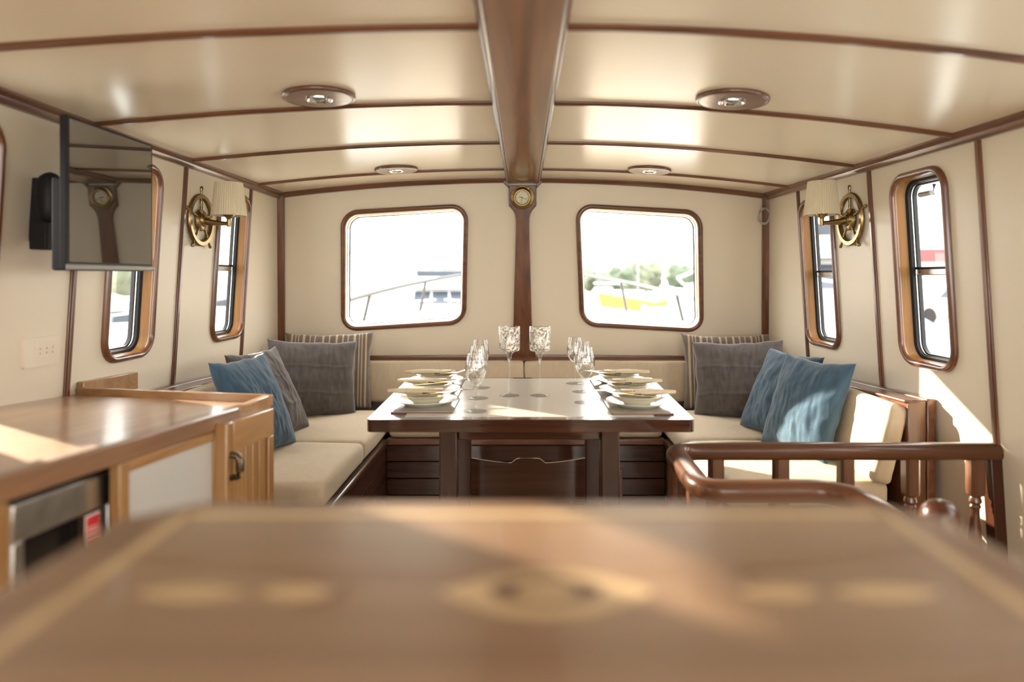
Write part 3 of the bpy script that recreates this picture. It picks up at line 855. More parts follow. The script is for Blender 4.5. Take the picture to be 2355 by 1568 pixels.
SET = [(-0.332, 2.306, 0, 'nearest left place'), (-0.342, 2.535, 0, 'middle left place'), (-0.352, 2.765, 0, 'far left place'),
       (0.385, 2.285, PI, 'nearest right place'), (0.389, 2.525, PI, 'middle right place'), (0.386, 2.765, PI, 'far right place')]
for i, (x, y, rz, who) in enumerate(SET):
    z = TZ + 0.0008
    jx = (0.004, -0.003, 0.002, -0.004, 0.003, 0.0)[i]
    place('mat', (x + (0.006 if rz == 0 else -0.006), y, z), 0, 'thin placemat with dark reddish edge at the %s of the table' % who, 'placemat', 'placemats', make_mat)
    z += 0.0052
    place('plate', (x, y + jx, z), 0.3 * i, 'white porcelain dinner plate on the placemat at the %s' % who, 'plate', 'dinner plates', make_plate)
    z += 0.006
    place('bowl', (x + jx, y, z), 0.5 * i, 'small cream soup plate stacked on the dinner plate at the %s' % who, 'bowl', 'soup plates', make_bowl)
    z += 0.0315
    d = 1 if rz == 0 else -1
    place('napkin', (x - d * 0.01, y, z), rz + jx * 8, 'folded cream napkin with a dark ring lying on the plates at the %s' % who, 'napkin', 'napkins', make_napkin)
    f = place('fork', (x + d * 0.035, y - 0.045, z + 0.004), rz + d * 0.06, 'silver fork beside the napkin at the %s' % who, 'fork', 'forks', make_fork)
    f.rotation_euler[1] = R(-3)
    k = place('knife', (x + d * 0.055, y + 0.046, z + 0.003), rz + d * 0.12, 'silver knife beside the napkin at the %s' % who, 'knife', 'knives', make_knife)
for x, y, who in ((-0.155, 2.216, 'nearest of the left three'), (-0.163, 2.453, 'middle of the left three'), (-0.168, 2.68, 'farthest of the left three'),
                  (0.214, 2.369, 'nearest of the right three'), (0.222, 2.59, 'middle of the right three'), (0.212, 2.79, 'farthest of the right three')):
    place('glass', (x, y, TZ + 0.0008), x * 9, 'clear tulip wine glass on the table, %s' % who, 'wine glass', 'wine glasses', make_glass)

def make_holder():
    e = empty('candle_holder')
    MB().lathe([(0.0, 0.012), (0.006, 0.012), (0.018, 0.007), (0.036, 0.002), (0.0365, 0.0), (0.0, 0.0)], 32).build('foot', CRYSTAL_FOOT, e, smooth=60, local=True)
    MB().lathe([(0.006, 0.011), (0.0045, 0.03), (0.0045, 0.095), (0.0052, 0.125), (0.0085, 0.148), (0.012, 0.156), (0.022, 0.162)], 16).build('stem', CRYSTAL, e, smooth=60, local=True)
    MB().lathe([(0.0, 0.158), (0.020, 0.161), (0.034, 0.165), (0.0378, 0.169), (0.0385, 0.176), (0.0385, 0.252), (0.0375, 0.2535), (0.036, 0.252), (0.036, 0.176), (0.033, 0.169), (0.0, 0.166)], 48).build('cup', CRACKLE, e, smooth=60, local=True)
    return e
for x, who in ((-0.051, 'left of the pair'), (0.061, 'right of the pair')):
    place('holder', (x, 2.506, TZ + 0.0008), x * 7, 'tall stemmed crackle-glass candle holder in the middle of the table, %s' % who, 'candle holder', 'candle holders', make_holder)

# ------------------------------------------------------------------ clock
def face_fn(cx, cz):           # local frame on the pillar face: x right, z up along the rake, -y out
    ang = math.atan(0.19)
    return Matrix.Translation((cx, front_y(cz) - 0.0245, cz)) @ Matrix.Rotation(ang, 4, 'X') @ Matrix.Rotation(R(90), 4, 'X')
ck = thing('ship_clock', 'round brass ship clock with cream dial at the top of the mahogany pillar', 'clock', (-0.006, front_y(1.634) - 0.03, 1.634))
M = face_fn(-0.006, 1.634)
MB().lathe([(0.0, 0.0), (0.066, 0.0), (0.067, 0.006), (0.064, 0.011), (0.054, 0.013), (0.050, 0.018), (0.046, 0.022), (0.041, 0.022), (0.038, 0.016), (0.037, 0.010), (0.0, 0.010)], 48, M).build('bezel', BRASS, ck, smooth=45)
MB().lathe([(0.0, 0.0105), (0.0365, 0.0105), (0.0365, 0.0115), (0.0, 0.0115)], 40, M).build('dial', DIAL, ck, smooth=30)
for i in range(12):
    a = i * PI / 6; Mi = M @ Matrix.Rotation(a, 4, 'Z')
    box(-0.0009, 0.0009, 0.028, 0.0335, 0.0115, 0.0122, Mi).build('hour_mark', INK, ck)
for a, l, w, nm in ((80, 0.019, 0.0016, 'hour_hand'), (165, 0.028, 0.0012, 'minute_hand'), (-115, 0.026, 0.0008, 'pressure_hand')):
    box(-w, w, -0.005, l, 0.013, 0.0136, M @ Matrix.Rotation(R(a), 4, 'Z')).build(nm, INK, ck)
for a in (-35, 55, 180):
    MB().lathe([(0.0, 0.016), (0.005, 0.015), (0.006, 0.010)], 10, M @ Matrix.Translation((0.060 * math.cos(R(a)), 0.060 * math.sin(R(a)), 0.0))).build('screw_lug', BRASS, ck, smooth=40)

# ------------------------------------------------------------------ downlights
def make_downlight():
    e = empty('downlight')
    MB().lathe([(0.0, 0.002), (0.100, 0.002), (0.105, 0.0), (0.107, -0.006), (0.105, -0.012), (0.100, -0.014), (0.096, -0.012)], 48).build('rim', MAH_X, e, smooth=50, local=True)
    MB().lathe([(0.097, -0.012), (0.096, -0.0132), (0.040, -0.0138), (0.040, -0.008)], 48).build('face_plate', MAH_X, e, smooth=40, local=True)
    MB().lathe([(0.040, -0.012), (0.039, -0.017), (0.036, -0.018), (0.030, -0.017), (0.027, -0.012), (0.020, -0.009)], 32).build('bezel', CHROME, e, smooth=50, local=True)
    MB().lathe([(0.020, -0.0085), (0.016, -0.014), (0.010, -0.017), (0.0, -0.018)], 24).build('lens', GREYPLASTIC, e, smooth=50, local=True)
    return e
for x, y, who in ((-0.608, 2.030, 'on the left ceiling, nearer the viewer'), (0.622, 2.030, 'on the right ceiling, nearer the viewer'), (-0.632, 3.395, 'over the left front window'), (0.628, 3.395, 'over the right front window')):
    o = place('downlight', (x, y, ceil_z(x, y) + 0.001), 0, 'round mahogany ceiling downlight with chrome centre, %s' % who, 'ceiling light', 'downlights', make_downlight)
    dz = 2 * (edge_z(1 if x > 0 else -1, y) - 1.742) * x / 1.386 ** 2
    o.rotation_euler = (0, -math.atan(dz), 0)

# ------------------------------------------------------------------ wheel sconces
def make_sconce():
    """local frame: +x into the room, z up, y along the wall"""
    e = empty('wheel_sconce')
    Mx = Matrix.Rotation(R(90), 4, 'Y')
    MB().lathe([(0.088, 0.004), (0.090, 0.010), (0.094, 0.016), (0.110, 0.016), (0.114, 0.010), (0.114, 0.004), (0.088, 0.004)], 48, Mx).build('wheel_rim', BRASS, e, smooth=40, local=True)
    MB().lathe([(0.0, 0.002), (0.046, 0.002), (0.048, 0.010), (0.042, 0.016), (0.030, 0.020), (0.026, 0.028), (0.016, 0.032), (0.0, 0.032)], 32, Mx).build('hub', BRASS, e, smooth=45, local=True)
    for k in range(5):
        a = PI / 2 + k * 2 * PI / 5
        d = Vector((0, math.cos(a), math.sin(a)))
        b = Vector((0.010, 0, 0))
        sp = MB().tube([b + d * r for r in (0.040, 0.055, 0.065, 0.075, 0.092)], [0.004, 0.006, 0.004, 0.006, 0.004], 10).build('spoke', BRASS, e, smooth=60, local=True)
        MB().tube([b + d * r for r in (0.110, 0.116, 0.122, 0.134, 0.143, 0.146)], [0.004, 0.0035, 0.005, 0.0075, 0.0065, 0.002], 10).build('handle', BRASS, sp, smooth=60, local=True)
    MB().tube([(0.028, 0, -0.005), (0.05, 0, -0.010), (0.09, 0, -0.014), (0.128, 0, -0.016)], [0.017, 0.014, 0.010, 0.009], 14).build('arm', BRASS, e, smooth=60, local=True)
    T = Matrix.Translation((0.128, 0, 0))
    MB().lathe([(0.0, -0.030), (0.008, -0.028), (0.0095, -0.018), (0.009, 0.0), (0.0095, 0.006), (0.016, 0.012), (0.024, 0.022), (0.025, 0.028), (0.0, 0.028)], 20, T).build('cup', BRASS, e, smooth=50, local=True)
    N = 144
    wob = lambda i, r, z: 0.0024 * math.cos(2 * PI * i / 3.0) if r > 0.04 else 0
    MB().lathe([(0.0715, 0.018), (0.0705, 0.024), (0.0552, 0.158), (0.0548, 0.161), (0.0535, 0.160), (0.0695, 0.020), (0.0715, 0.018)], N, T, wob=wob).build('shade', SHADE, e, smooth=80, local=True)
    MB().lathe([(0.0, 0.026), (0.010, 0.03), (0.018, 0.055), (0.016, 0.075), (0.0, 0.085)], 16, T).build('bulb', WHITE, e, smooth=60, local=True)
    return e
z = 1.432
place('sconce', (-wall_x(z), 2.945, z), 0, 'brass ship-wheel wall lamp with pleated cream shade on the left cabin side', 'wall lamp', 'ship-wheel wall lamps', make_sconce)
place('sconce', (wall_x(z), 2.905, z), PI, 'brass ship-wheel wall lamp with pleated cream shade on the right cabin side', 'wall lamp', 'ship-wheel wall lamps', make_sconce)

# ------------------------------------------------------------------ television
tv = thing('television', 'flat black television on a swivel bracket on the left cabin side', 'television', (-1.21, 1.985, 1.205))
XS = -1.190
box(XS - 0.020, XS - 0.0015, 1.779, 2.194, 1.207, 1.613).build('screen_frame', BLACKPLASTIC, tv, bevel=0.003)
box(XS - 0.0030, XS, 1.790, 2.184, 1.228, 1.604).build('screen', SCREEN, tv)
box(XS - 0.004, XS + 0.004, 1.779, 2.196, 1.207, 1.222).build('lower_bezel', GREYPLASTIC, tv, bevel=0.003)
box(XS - 0.046, XS - 0.018, 1.785, 2.185, 1.205, 1.45).build('rear_housing', BLACKPLASTIC, tv, bevel=0.006)
xw = -wall_x(1.36)
MB().tube([(-1.23, 1.96, 1.36), (-1.30, 1.95, 1.36), (xw + 0.06, 1.95, 1.37)], 0.022, 12).build('bracket_arm', BLACKPLASTIC, tv, smooth=50)
MB().tube([(xw + 0.055, 1.945, z) for z in (1.338, 1.342, 1.352, 1.372, 1.42, 1.455, 1.472, 1.482, 1.486)], [0.004, 0.016, 0.026, 0.033, 0.035, 0.033, 0.026, 0.014, 0.003], 16).build('bracket_head', BLACKPLASTIC, tv, smooth=60)
box(xw - 0.004, xw + 0.03, 1.94, 2.0, 1.29, 1.47).build('wall_plate', BLACKPLASTIC, tv, bevel=0.003)
box(xw + 0.015, xw + 0.065, 1.915, 1.972, 1.265, 1.345).build('cable_box', BLACKPLASTIC, tv, bevel=0.004)

# ------------------------------------------------------------------ wall socket, cable coil
so = thing('wall_socket', 'cream triple wall socket plate below the television', 'socket', (-wall_x(0.97), 2.015, 0.925))
fL = side_fn(-1)
q = rquad(qrect(1.942, 2.088, 0.925, 1.012), 0.008, 4)
MB().prism(q, fL, -0.010, 0.001).build('plate', IVORY, so, bevel=0.003)
q = rquad(qrect(1.985, 2.066, 0.943, 0.998), 0.004, 3)
MB().prism(q, fL, -0.0125, -0.009).build('insert', IVORY, so, bevel=0.001)
for y in (1.999, 2.0255, 2.052):
    el = [(y + 0.0085 * math.cos(a), 0.970 + 0.0195 * math.sin(a)) for a in [2 * PI * k / 20 for k in range(20)]]
    el2 = [(y + 0.0068 * math.cos(a), 0.970 + 0.0175 * math.sin(a)) for a in [2 * PI * k / 20 for k in range(20)]]
    m = MB().prism(el, fL, -0.0140, -0.012, [el2]).build('outlet', IVORY, so)
    for z in (0.963, 0.977):
        MB().prism([(y - 0.0015, z - 0.0015), (y + 0.0015, z - 0.0015), (y + 0.0015, z + 0.0015), (y - 0.0015, z + 0.0015)], fL, -0.0132, -0.012).build('pin_hole', INK, m)

pts = []
for i in range(60):
    a = 2 * PI * i / 22 + 1.4; r = 0.042 + 0.004 * math.sin(i * 0.7)
    z = 1.530 + r * math.sin(a); pts.append((1.362 + r * 0.75 * math.cos(a), front_y(z) - 0.030 - 0.004 * (i / 22), z))
z = 1.64
pts = [(1.375, front_y(1.64) - 0.012, 1.64), (1.370, front_y(1.60) - 0.02, 1.60)] + pts
o = MB().tube(pts, 0.0035, 8).build('cable_coil', CORD, None, smooth=60)
tag(o, 'coiled grey cable hanging in the upper right corner beside the front window', 'cable')

# ------------------------------------------------------------------ galley (left): slightly sheered
def sh(p):                               # galley follows the sheer: falls towards the bow
    return Vector((p[0], p[1], p[2] - 0.073 * (p[1] - 1.97)))
class GB(MB):
    def build(self, *a, **k):
        self.v = [sh(p) for p in self.v]
        return MB.build(self, *a, **k)
GT = EYE - 0.363                         # worktop height at y = 1.97
gx = -0.727
ct = thing('galley_worktop', 'golden teak galley worktop along the left side with a raised rail at its far end', 'worktop', (-1.1, 1.2, 0.78))
Y0 = 0.2
poly = [(-1.438, Y0), (gx, Y0), (gx, 1.965), (-1.438, 2.205)]
# individual top planks
xs = [-1.438, -1.338, -1.238, -1.138, -1.038, -0.938, -0.838, gx - (-0.030)]
def yfar(x): return 2.205 + (x + 1.438) * (1.965 - 2.205) / (gx + 1.438)
for a, b in zip([-1.438, -1.34, -1.24, -1.14, -1.04, -0.94, -0.845], [-1.34, -1.24, -1.14, -1.04, -0.94, -0.845, -0.762]):
    GB().prism([(a + 0.0004, Y0), (b - 0.0004, Y0), (b - 0.0004, yfar(b)), (a + 0.0004, yfar(a))], lambda u, v, w: (u, v, w), GT - 0.030, GT).build('plank', TEAK_Y, ct)
GB().prism([(-0.762, Y0), (gx, Y0), (gx, 1.965), (-0.762, yfar(-0.762))], lambda u, v, w: (u, v, w), GT - 0.030, GT + 0.011).build('front_edge', EDGE, ct, bevel=0.005)
# far-end rail and short returns
def rail_seg(p0, p1, th, h0, h1, name, lo=0.01):
    p0 = Vector((*p0, 0)); p1 = Vector((*p1, 0)); n = Vector((-(p1 - p0).y, (p1 - p0).x, 0)).normalized() * th
    b = GB(); b.hexa([(*(p0).xy, GT - lo), (*(p1).xy, GT - lo), (*(p1 + n).xy, GT - lo), (*(p0 + n).xy, GT - lo),
                      (*(p0).xy, GT + h0), (*(p1).xy, GT + h1), (*(p1 + n).xy, GT + h1), (*(p0 + n).xy, GT + h0)])
    return b.build(name, TEAK_X, ct, bevel=0.003)
rail_seg((-1.432, 2.185), (gx, 1.950), 0.020, 0.022, 0.022, 'fiddle_rail')
rail_seg((gx - 0.0208, 1.75), (gx - 0.0208, 1.967), -0.022, 0.0115, 0.022, 'fiddle_return', 0.0315)
rail_seg((-1.432, 2.190), (-1.432, 2.50), -0.022, 0.040, 0.052, 'fiddle_upstand')

gc = thing('galley_cabinet', 'teak galley cabinet front with a white panel below the worktop', 'cabinet', (-1.1, 1.2, 0))
fx = -0.730
def gbox(x0, x1, y0, y1, z0, z1, nm, mat, par, bevel=0.002):
    b = GB(); b.box(x0, x1, y0, y1, z0, z1); return b.build(nm, mat, par, bevel=bevel)
gbox(-1.43, fx - 0.40, Y0, 1.90, 0.05, GT - 0.0305, 'carcass', TEAK_Z, gc, 0)
gbox(fx - 0.40, fx - 0.02, 1.30, 1.90, 0.05, GT - 0.0305, 'carcass', TEAK_Z, gc, 0)
gbox(fx - 0.02, fx, 1.236, 1.266, 0.05, GT - 0.0305, 'stile', TEAK_Z, gc)
gbox(fx - 0.02, fx, 0.90, 0.970, 0.05, GT - 0.0305, 'stile', TEAK_Z, gc)
gbox(fx - 0.02, fx, 1.614, 1.90, 0.05, GT - 0.0305, 'stile', TEAK_Z, gc)
gbox(fx - 0.02, fx - 0.001, 1.266, 1.614, GT - 0.052, GT - 0.0305, 'top_rail', TEAK_Y, gc)
gbox(fx - 0.02, fx - 0.006, 1.266, 1.616, 0.05, GT - 0.052, 'white_panel', WHITEPANEL, gc)
gbox(fx - 0.02, fx, Y0, 0.90, 0.05, GT - 0.0305, 'side_panel', TEAK_Z, gc)
# proud door with bead-board panel
dz1 = EYE - 0.374
door = gbox(fx, -0.700, 1.612, 1.650, 0.08, dz1, 'door', TEAK_Z, gc, 0.004)
def dpart(y0, y1, z0, z1, xo, nm, mat):
    return gbox(fx + 0.004, xo, y0, y1, z0, z1, nm, mat, door, 0.003)
dpart(1.650, 1.918, dz1 - 0.075, dz1, -0.700, 'door_rail', TEAK_Y)
dpart(1.650, 1.918, 0.08, 0.15, -0.700, 'door_rail', TEAK_Y)
dpart(1.880, 1.918, 0.15, dz1 - 0.075, -0.700, 'door_stile', TEAK_Z)
for i in range(5):
    dpart(1.650 + i * 0.046, 1.6945 + i * 0.046, 0.15, dz1 - 0.075, -0.708, 'bead_board', TEAK_Z)
b = GB(); b.tube([(-0.702, 1.634, 0.738), (-0.684, 1.634, 0.735), (-0.678, 1.634, 0.722), (-0.678, 1.634, 0.700), (-0.683, 1.634, 0.686), (-0.702, 1.634, 0.682)], [0.008, 0.009, 0.010, 0.010, 0.009, 0.007], 10)
b.build('door_pull', BRONZE, door, smooth=60)

# microwave
mw = thing('microwave', 'built-in stainless steel microwave with black glass and a red and white sticker', 'microwave', (-0.95, 1.14, 0.50))
mx = -0.760
zt = EYE - 0.4115; zb = zt - 0.30
gbox(mx - 0.36, mx - 0.03, 1.005, 1.272, zb + 0.01, zt - 0.01, 'body', BLACKMETAL, mw, 0)
gbox(mx - 0.03, mx, 1.016, 1.268, zt - 0.058, zt, 'upper_trim', STEEL, mw, 0.002)
gbox(mx - 0.03, mx, 1.016, 1.268, zb, zb + 0.04, 'lower_trim', STEEL, mw, 0.002)
gbox(mx - 0.03, mx, 1.016, 1.040, zb + 0.04, zt - 0.058, 'side_trim', STEEL, mw, 0.002)
gbox(mx - 0.03, mx, 1.250, 1.268, zb + 0.04, zt - 0.058, 'side_trim', STEEL, mw, 0.002)
gbox(mx - 0.03, mx - 0.008, 1.040, 1.250, zb + 0.04, zt - 0.058, 'glass_door', OVENGLASS, mw, 0)
st = gbox(mx - 0.009, mx - 0.0072, 1.196, 1.238, zt - 0.160, zt - 0.066, 'sticker', WHITE, mw, 0)
gbox(mx - 0.0074, mx - 0.0068, 1.198, 1.236, zt - 0.130, zt - 0.069, 'sticker_red_field', RED, st, 0)
for i in range(4):
    gbox(mx - 0.0069, mx - 0.0064, 1.201, 1.230, zt - 0.090 - i * 0.006, zt - 0.0885 - i * 0.006, 'sticker_text_line', WHITE, st, 0)
for i in range(4):
    gbox(mx - 0.0073, mx - 0.0068, 1.201, 1.229, zt - 0.138 - i * 0.005, zt - 0.1368 - i * 0.005, 'sticker_text_line', CARPAINT[0], st, 0)
gbox(mx - 0.02, mx - 0.008, 1.005, 1.275, zt + 0.0, GT - 0.045, 'vent_gap', BLACKMETAL, mw, 0)

# ------------------------------------------------------------------ foreground island counter
IZ = EYE - 0.200
isl = thing('island_counter', 'blurred veneered island counter in the foreground with pale inlaid border and motif', 'counter', (0.01, 0.34, 0))
out = [(-0.337, 0.07), (0.353, 0.07), (0.353, 0.563), (0.307, 0.610), (-0.287, 0.610), (-0.337, 0.563)]
MB().prism(out, lambda u, v, w: (u, v, w), IZ - 0.03, IZ).build('top', ISLAND, isl, bevel=0.006, segs=3)
def flat(poly, name, mat, h=0.0006, holes=()):
    return MB().prism(poly, lambda u, v, w: (u, v, w), IZ - 0.001, IZ + h, holes).build(name, mat, isl)
L0, L1, F0 = -0.288, 0.308, 0.579
flat([(L0, 0.09), (L0 + 0.010, 0.09), (L0 + 0.010, F0 - 0.004), (L0, F0)], 'border_inlay', MAPLE)
flat([(L1 - 0.010, 0.09), (L1, 0.09), (L1, F0), (L1 - 0.010, F0 - 0.004)], 'border_inlay', MAPLE)
flat([(L0, F0), (L0 + 0.010, F0 - 0.010), (L1 - 0.010, F0 - 0.010), (L1, F0)], 'border_inlay', MAPLE)
IY = 0.432; IX = 0.0145
def lens(cx, cy, a, b, n=20):
    return [(cx - a + 2 * a * i / n, cy - b * (1 - ((2 * i / n) - 1) ** 2)) for i in range(n)] + [(cx + a - 2 * a * i / n, cy + b * (1 - ((2 * i / n) - 1) ** 2)) for i in range(n)]
def ellipse(cx, cy, a, b, n=32): return [(cx + a * math.cos(2 * PI * i / n), cy + b * math.sin(2 * PI * i / n)) for i in range(n)]
flat(lens(IX, IY, 0.068, 0.031), 'motif_lens', MAPLE)
flat(ellipse(IX, IY, 0.036, 0.0185), 'motif_ring', WENGE, 0.0009)
flat(ellipse(IX, IY, 0.020, 0.0100), 'motif_centre', MAPLE, 0.0012)
for cx, a in ((-0.211, 0.034), (-0.144, 0.022), (0.162, 0.025), (0.230, 0.034)):
    flat(lens(cx, IY, a, 0.0095), 'motif_leaf', MAPLE)
box(-0.313, 0.330, 0.09, 0.575, 0.08, IZ - 0.03).build('body', TEAK_Z, isl)
box(-0.29, 0.31, 0.12, 0.55, 0.0, 0.08).build('plinth', DARK_X, isl)
for x0, x1 in ((-0.303, 0.005), (0.012, 0.32)):
    box(x0, x1, 0.575, 0.586, 0.10, IZ - 0.045).build('front_panel', TEAK_Z, isl, bevel=0.003)

# ------------------------------------------------------------------ balustrade (right)
bal = thing('balustrade', 'dark mahogany handrail with turned balusters around the stairwell on the right', 'balustrade', (0.9, 1.9, 0))
RZ = EYE - 0.534
def arc(p, c, q, n=6):
    p, c, q = Vector(p), Vector(c), Vector(q)
    return [p * (1 - t) ** 2 + c * 2 * t * (1 - t) + q * t * t for t in [i / n for i in range(n + 1)]]
path = [(1.452, 2.085, RZ), (1.0, 2.085, RZ), (0.56, 2.085, RZ)]
path += arc((0.535, 2.085, RZ), (0.455, 2.085, RZ), (0.452, 2.00, RZ))
path += [(0.450, 1.90, RZ), (0.448, 1.80, RZ)]
path += arc((0.447, 1.765, RZ), (0.446, 1.70, RZ), (0.50, 1.70, RZ))
path += [(0.60, 1.70, RZ), (0.68, 1.70, RZ)]
path += arc((0.71, 1.70, RZ), (0.765, 1.70, RZ), (0.80, 1.65, RZ - 0.002))
path += [(0.845, 1.59, RZ - 0.022), (0.890, 1.535, RZ - 0.05)]
def rail_sweep(path, prof):
    mb = MB(); pts = [Vector(p) for p in path]; rings = []
    for i, p in enumerate(pts):
        t = (pts[min(i + 1, len(pts) - 1)] - pts[max(i - 1, 0)]).normalized()
        s = t.cross(Vector((0, 0, 1))).normalized()
        rings.append([p + s * a + Vector((0, 0, 1)) * b for a, b in prof])
    return mb.loft(rings)
prof = [(0.031 * math.copysign(abs(math.cos(a)) ** 0.75, math.cos(a)), 0.026 * math.copysign(abs(math.sin(a)) ** 0.8, math.sin(a))) for a in [2 * PI * k / 18 for k in range(18)]]
rail_sweep(path, prof).build('handrail', RAIL, bal, smooth=60)
def baluster_mesh():
    mb = MB()
    def ring(r, z, p=1.0):
        out = []
        for k in range(16):
            a = 2 * PI * (k + 0.5) / 16; c, s = math.cos(a), math.sin(a)
            if p < 1:      # square with chamfered corners
                m = max(abs(c), abs(s)); rr = min(r / m, r * 1.25)
            else: rr = r
            out.append((rr * c, rr * s, z))
        return out
    top = RZ - 0.02
    pr = [(0.0215, top, 0), (0.0215, 0.535, 0), (0.020, 0.524, 0), (0.0145, 0.518, 1), (0.0175, 0.510, 1), (0.0185, 0.502, 1), (0.0135, 0.495, 1), (0.0165, 0.488, 1), (0.0125, 0.480, 1),
          (0.0130, 0.45, 1), (0.0180, 0.40, 1), (0.0205, 0.35, 1), (0.0190, 0.30, 1), (0.0135, 0.25, 1), (0.0125, 0.235, 1), (0.0175, 0.228, 1), (0.0140, 0.220, 1), (0.020, 0.212, 0), (0.0215, 0.20, 0), (0.0215, 0.0, 0)]
    mb.loft([ring(r, z, p) for r, z, p in reversed(pr)])
    return mb
b0 = baluster_mesh().build('baluster', MAH_Z, bal, smooth=35, local=True)
spots = [(0.588, 2.085), (0.786, 2.085), (0.984, 2.085), (1.182, 2.085), (1.380, 2.085), (0.452, 2.02), (0.449, 1.885), (0.448, 1.77), (0.635, 1.70)]
loc0 = wloc(bal)
for i, (x, y) in enumerate(spots):
    o = b0 if i == 0 else b0.copy()
    if i: C.objects.link(o); o.parent = bal
    o.location = Vector((x, y, 0)) - loc0
mb = MB()
for w0, w1, h in ((-0.035, 0.002, 0.022),):
    fn = side_fn(1)
    mb.hexa([fn(2.085 - h, 0.0, w1), fn(2.085 + h, 0.0, w1), fn(2.085 + h, 0.0, w0), fn(2.085 - h, 0.0, w0),
             fn(2.085 - h, RZ - 0.01, w1), fn(2.085 + h, RZ - 0.01, w1), fn(2.085 + h, RZ - 0.01, w0), fn(2.085 - h, RZ - 0.01, w0)])
mb.build('wall_post', DARK_Z, bal, bevel=0.003)
MB().lathe([(0.024, 0.004), (0.024, 0.58), (0.018, 0.595), (0.026, 0.605), (0.018, 0.615), (0.030, 0.627), (0.039, 0.645), (0.041, 0.662), (0.037, 0.682), (0.025, 0.697), (0.010, 0.702), (0.0, 0.7025)], 24, Matrix.Translation((0.916, 1.500, -0.004))).build('newel_post', DARK_Z, bal, smooth=50)

# ------------------------------------------------------------------ outside: foredeck of this boat
fd = thing('foredeck', 'white foredeck outside the front windows with teak planking', 'boat deck', (0, 5.5, 0.6))
def deck_half(y):
    k = max(0, (y - 4.0) / 4.6)
    return 1.62 * (1 - k ** 2.2) + 0.02
def deck_z(y): return 0.60 + 0.035 * (y - 4.0)
n = 14
for i in range(8):
    pl = MB(); rings = []
    for j in range(n + 1):
        y = 4.24 + (8.4 - 4.24) * j / n; hw = deck_half(y)
        a = -hw + 2 * hw * i / 8 + 0.004; b = -hw + 2 * hw * (i + 1) / 8 - 0.004
        z = deck_z(y)
        rings.append([(a, y, z - 0.05), (b, y, z - 0.05), (b, y, z), (a, y, z)])
    pl.loft(rings).build('deck_plank', DECK, fd)
for s in (-1, 1):
    mb = MB(); rings = []
    for j in range(n + 1):
        y = 4.24 + (8.5 - 4.24) * j / n; hw = deck_half(max(y, 4.0)); z = deck_z(y)
        rings.append([(s * (hw - 0.02), y, z - 0.9), (s * (hw + 0.05), y, z - 0.9), (s * (hw + 0.05), y, z + 0.10), (s * (hw + 0.06), y, z + 0.11), (s * (hw + 0.06), y, z + 0.14), (s * (hw - 0.06), y, z + 0.14), (s * (hw - 0.06), y, z + 0.11), (s * (hw - 0.02), y, z + 0.10)])
    mb.loft(rings).build('bulwark', GEL, fd, smooth=30)
pr = thing('pulpit_rail', 'polished steel pulpit rail around the foredeck seen through the front windows', 'railing', (0, 6, 0.9))
for s in (-1, 1):
    pts = []
    for j in range(20):
        y = 4.7 + (8.4 - 4.7) * j / 19
        pts.append((s * (deck_half(y) - 0.10), y, 0.915 + 0.105 * (y - 4.7)))
    MB().tube(pts, 0.018, 10).build('top_rail', GALV, pr, smooth=60)
    for j in (1, 6, 11, 16):
        p = pts[j]
        MB().tube([(p[0] + s * 0.06, p[1], deck_z(p[1]) + 0.12), p], 0.015, 8).build('stanchion', GALV, pr, smooth=60)
# rope coil and windlass
pts = []
for i in range(240):
    a = i * 0.36; r = 0.10 + 0.05 * ((i * 0.618) % 1)
    pts.append((-1.02 + r * math.cos(a), 5.05 + r * math.sin(a), deck_z(5.05) + 0.012 + 0.16 * i / 240 * (1 - 0.3 * math.sin(a * 0.3))))
o = MB().tube(pts, 0.012, 6).build('rope_coil', ROPE, None, smooth=60); tag(o, 'coiled mooring rope on the foredeck outside the left front window', 'rope')
pts = [(-0.75 + 0.9 * i / 40, 5.4 + 0.10 * math.sin(i * 0.35) + 0.9 * i / 40, deck_z(5.4 + 0.9 * i / 40) + 0.03 + 0.01 * math.sin(i)) for i in range(41)]
o = MB().tube(pts, 0.022, 8).build('mooring_rope', ROPE, None, smooth=60); tag(o, 'mooring rope stretched across the foredeck outside the left front window', 'rope')
wl = thing('anchor_windlass', 'steel anchor windlass on the foredeck outside the right front window', 'windlass', (1.05, 5.35, deck_z(5.35)))
box(0.98, 1.14, 5.22, 5.46, deck_z(5.3), deck_z(5.3) + 0.06).build('base', GEL, wl, bevel=0.01)
MB().tube([(0.93, 5.35, 0.92), (0.98, 5.35, 0.92), (1.14, 5.35, 0.92), (1.19, 5.35, 0.92)], [0.055, 0.035, 0.035, 0.055], 16).build('drum', CHROME, wl, smooth=40)
MB().lathe([(0.06, 0.0), (0.05, 0.05), (0.03, 0.09), (0.0, 0.10)], 16, Matrix.Translation((1.06, 5.28, deck_z(5.3) + 0.06))).build('motor_cap', GELGREY, wl, smooth=50)

# ------------------------------------------------------------------ outside: harbour
sea = box(-160, 160, -60, 260, -1.6, -1.32).build('sea', WATER); tag(sea, 'pale harbour water around the boats', 'water')

